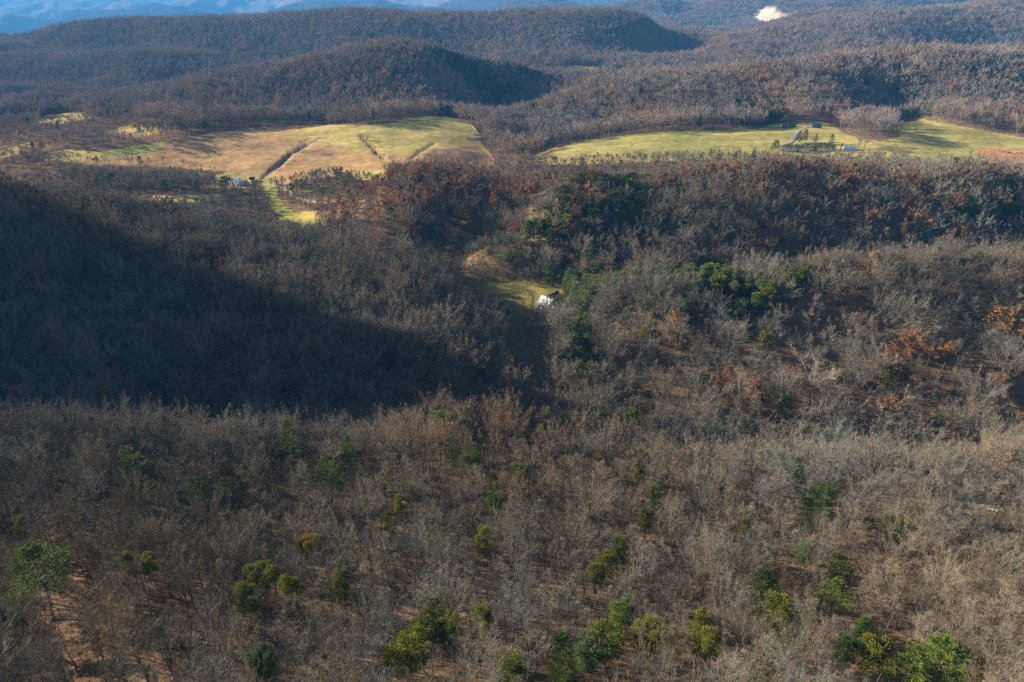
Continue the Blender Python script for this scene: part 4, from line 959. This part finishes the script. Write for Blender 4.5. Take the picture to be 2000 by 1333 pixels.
def site(name, label, cat, px_, py_, rz, y0=300, y1=1500, group=None, up=0):
    x, y = hit(px_, py_, 0, y0, y1); return thing(name, label, cat, (x, y, float(height(x, y)) + H0 + up), math.radians(rz), None, group)

t = site("white_farmhouse", "white farmhouse with a bright metal roof and a dark gable behind, in the valley clearing", "house", 1069, 597, -38, 340, 450); t.scale = (1.2, 1.2, 1.2)
gable(t, 8.0, 5.2, 2.7, 3.4, M_WHITE, M_DARKROOF, 1.2, 3.2, .3, True, True)          # tall block at the back, ridge away from the camera
V, F = slab([(-3.6, -5.0, 2.1), (4.0, -5.0, 2.1), (4.0, -.2, 4.7), (-3.6, -.2, 4.7)], .12); mesh_obj("porch_roof", V, F, M_TIN, t)
V, F = boxes([((.2, -2.5, .35), (7.0, 4.4, 3.7))]); mesh_obj("front_room", V, F, M_WHITE, t)
V, F = slab([(-3.75, -5.0, 2.0), (-3.6, -.2, 4.65), (-3.6, 7.2, 2.6), (-3.75, 7.2, 2.0)], .1)
gable(t, 4.0, 3.6, 2.2, 1.5, M_WHITE, M_TIN, 5.6, -2.2, .25, False, True)
opening(t, (-1.6, -4.7, .9), 1.1, 1.5, 'y-'); opening(t, (1.9, -4.7, .9), 1.1, 1.5, 'y-'); opening(t, (.3, -4.7, .5), 1.0, 2.1, 'y-', "door")
opening(t, (4.9, -4.2, 1.0), .9, 1.2, 'y-'); opening(t, (6.2, -4.2, 1.0), .9, 1.2, 'y-')

t = site("blue_roofed_barn", "white barn with a bright blue roof below the tan meadow", "barn", 468, 361, -32, 600, 760)
gable(t, 8.5, 7.5, 3.2, 2.8, M_WHITE, M_BLUE, chimney=True); opening(t, (-4.25, -1.2, 1.1), 1.4, 2.2, 'x-', "door", M_TIMBER); opening(t, (-4.25, 1.4, 1.8), .9, 1.1, 'x-'); opening(t, (-1.5, -3.75, 1.6), 1, 1.2, 'y-'); opening(t, (1.8, -3.75, 1.6), 1, 1.2, 'y-')
t = site("white_shed", "low white shed left of the blue roofed white barn", "shed", 444, 351, 4, 600, 800)
gable(t, 4.6, 3.0, 1.9, .9, M_WHITE, M_TIN); opening(t, (.5, -1.5, .9), 1, 1.8, 'y-', "door")
t = site("cottage", "little white cottage with a dark roof, upper of two right of the blue roofed barn", "cottage", 493, 354, 25, 600, 800)
gable(t, 5.0, 4.0, 2.3, 1.7, M_WHITE, M_DARKROOF); opening(t, (-2.5, 0, 1.2), 1, 1.1, 'x-'); opening(t, (0, -2, 1.0), .9, 1.9, 'y-', "door")
t = site("cottage", "little white cottage with a dark roof, lower of two right of the blue roofed barn", "cottage", 498, 363, -20, 600, 780)
gable(t, 4.4, 3.6, 2.0, 1.5, M_WHITE, M_DARKROOF); opening(t, (-2.2, 0, 1.1), 1, 1.0, 'x-'); opening(t, (.4, -1.8, .9), .9, 1.8, 'y-', "door")
t = site("white_house", "small white house with a pointed roof at the far left edge of the meadows", "house", 48, 306, 20, 650, 950)
gable(t, 7.0, 5.0, 3.0, 2.4, M_WHITE, M_TIN, chimney=True); gable(t, 3.4, 3.2, 2.4, 2.6, M_WHITE, M_PBLUE, 3.4, -1.2, .25, False, True); opening(t, (-1.5, -2.5, 1.6), 1, 1.3, 'y-'); opening(t, (-3.5, 0, 1.6), 1, 1.3, 'x-')
t = site("blue_shed", "long shed with a dark blue roof just right of the small white house", "shed", 61, 311, 24, 650, 950)
gable(t, 8.0, 4.5, 2.3, 1.8, M_GREY, M_BLUE); opening(t, (1.0, -2.25, 1.1), 1.8, 2.1, 'y-', "door")
t = site("grey_shed", "pale grey roofed shed in front of the dark blue roofed one", "shed", 66, 316, 24, 650, 950)
gable(t, 5.0, 3.6, 1.9, 1.2, M_GREY, M_PBLUE); opening(t, (-.8, -1.8, .9), 1, 1.8, 'y-', "door")
t = site("green_roofed_barn", "long green roofed barn at the wood's edge, left of two above the right meadow", "barn", 1541, 249, 2, 700, 1010)
gable(t, 14, 7.5, 2.6, 2.6, M_TIMBER, M_GREEN); opening(t, (-2.5, -3.75, 1.1), 2.4, 2.2, 'y-', "door", M_GREY); opening(t, (3, -3.75, 1.5), 1, 1.0, 'y-')
t = site("green_roofed_barn", "shorter green roofed barn beside the gravel yard, right of two above the right meadow", "barn", 1594, 250, -4, 700, 1010)
gable(t, 10, 7.0, 2.5, 2.6, M_TIMBER, M_GREEN); opening(t, (-1.5, -3.5, 1.1), 2.2, 2.1, 'y-', "door", M_GREY); opening(t, (2.4, -3.5, 1.5), 1, 1.0, 'y-')
t = site("blue_roofed_barn", "long low barn with a pale blue roof at the right end of the windbreak", "barn", 1658, 294, -3, 600, 900)
gable(t, 13, 7.0, 2.2, 2.4, M_WHITE, M_PBLUE)
for xx in (-4, -1, 2, 5): opening(t, (xx, -3.5, 1.2), .9, 1.0, 'y-')
opening(t, (6.5, 0, 1.0), 1.6, 2, 'x+', "door")
t = site("blue_roofed_hut", "tiny hut with a teal blue roof deep in the dark gap between the hills", "hut", 1018, 186, 0, 900, 1700)
gable(t, 7, 5, 2.5, 2.0, M_GREY, M_BLUE); opening(t, (0, -2.5, 1.0), 1, 1.9, 'y-', "door")
t = site("white_shed", "tiny white shed at the near edge of the right meadow, left of a white post", "shed", 1893, 320, 5, 560, 760)
gable(t, 2.6, 2.2, 1.5, .7, M_WHITE, M_TIN); opening(t, (0, -1.1, .7), .8, 1.3, 'y-', "door")
t = site("white_post", "tall white post with a cap standing by the bare earth patch at far right", "post", 1908, 319, 0, 560, 760)
V, F = boxes([((0, 0, 1.6), (.28, .28, 4.2))]); mesh_obj("shaft", V, F, M_WHITE, t); V, F = boxes([((0, 0, 3.78), (.55, .55, .15)), ((.5, 0, .5), (1.0, .8, 1.6))]); mesh_obj("box", V, F, M_WHITE, t)

# logs at the meadow corner
for lab, (xa, ya), (xb, yb), r_ in (("bleached short log at the corner of the far meadow by the grey trees", (923, 248), (931, 255), .45), ("long grey log lying across the corner of the far meadow", (911, 271), (952, 268), .5), ("dark log just above the long grey one in the meadow corner", (924, 263), (940, 264), .5)):
    a = hit(xa, ya, .5, 700, 1050); b = hit(xb, yb, .5, 700, 1050); g = Geo()
    pa = np.array([*a, float(height(*a)) + H0 + .4]); pb = np.array([*b, float(height(*b)) + H0 + .4])
    g.chain([pa, pa * .7 + pb * .3 + [0, 0, .1], pa * .3 + pb * .7 + [0, 0, -.05], pb], [r_ * .9, r_, r_ * .8, r_ * .6], 7, 0)
    o = bpy.data.objects.new("fallen_log", g.mesh("fallen_log", [M_LOG if 'dark' not in lab else M_TIMBER])); COL.objects.link(o); o["label"] = lab; o["category"] = "log"

# cattle
def cow_mesh():
    g = Geo()
    g.chain([(-1.05, 0, 1.05), (-.95, 0, 1.1), (-.5, 0, 1.08), (.3, 0, 1.05), (.75, 0, 1.15), (1.05, 0, 1.3), (1.3, 0, 1.4), (1.45, 0, 1.35), (1.8, 0, 1.12), (1.85, 0, 1.08)], [.08, .33, .40, .40, .36, .24, .17, .17, .10, .05], 8, 0)
    for x_, y_ in ((-.8, .2), (-.8, -.2), (.6, .2), (.6, -.2)): g.chain([(x_, y_, .95), (x_ + .04 * (1 if x_ > 0 else -1), y_, .5), (x_, y_, .0)], [.17, .09, .07], 6, 0)
    g.chain([(-1.05, 0, 1.25), (-1.15, 0, .9), (-1.12, 0, .5)], [.04, .03, .05], 4, 0)
    for s_ in (-1, 1): g.chain([(1.38, .12 * s_, 1.5), (1.36, .3 * s_, 1.55)], [.06, .02], 4, 0)
    return g.mesh("cow", [M_COW])
COWM = cow_mesh()
for i, (X, Yp) in enumerate([(396,296),(403,299),(407,306),(421,301),(425,303),(431,302),(460,285)]):
    x, y = hit(X, Yp, 0, 650, 950); o = bpy.data.objects.new("cow", COWM); COL.objects.link(o); o.location = (x, y, float(height(x, y)) + H0); o.rotation_euler = (0, 0, rg.uniform(0, 6.28))
    o["label"] = "dark cow grazing on the tan meadow left of the gully"; o["category"] = "cow"; o["group"] = "cattle on the tan meadow"
for i, (X, Yp) in enumerate([(1952,297),(1957,299),(1963,298),(1968,300.5),(1971,299.5),(1975,301),(1986,301),(1994,301)]):
    x, y = hit(X, Yp, 0, 600, 900); o = bpy.data.objects.new("cow", COWM); COL.objects.link(o); o.location = (x, y, float(height(x, y)) + H0); o.rotation_euler = (0, 0, rg.uniform(0, 6.28))
    o["label"] = "dark cow on the bare orange earth at the far right meadow"; o["category"] = "cow"; o["group"] = "cattle at the right meadow"

# ------------------------------------------------------------------ air
hm = bpy.data.materials.new("air"); hm.use_nodes = True; hn = hm.node_tree
hn.nodes.remove(hn.nodes["Principled BSDF"]); pv_ = hn.nodes.new("ShaderNodeVolumePrincipled")
pv_.inputs["Color"].default_value = (.10, .44, 1.0, 1); pv_.inputs["Density"].default_value = HAZE; pv_.inputs["Anisotropy"].default_value = 0.0
hn.links.new(pv_.outputs[0], hn.nodes["Material Output"].inputs["Volume"])
zb = float(GZ.min()) + H0 - 1.5; zt = H0 + 345
V, F = box((0, 10500, (zb + zt) / 2), (62000, 21600, zt - zb))
o = mesh_obj("haze", V, F, hm, None); o["kind"] = "stuff"
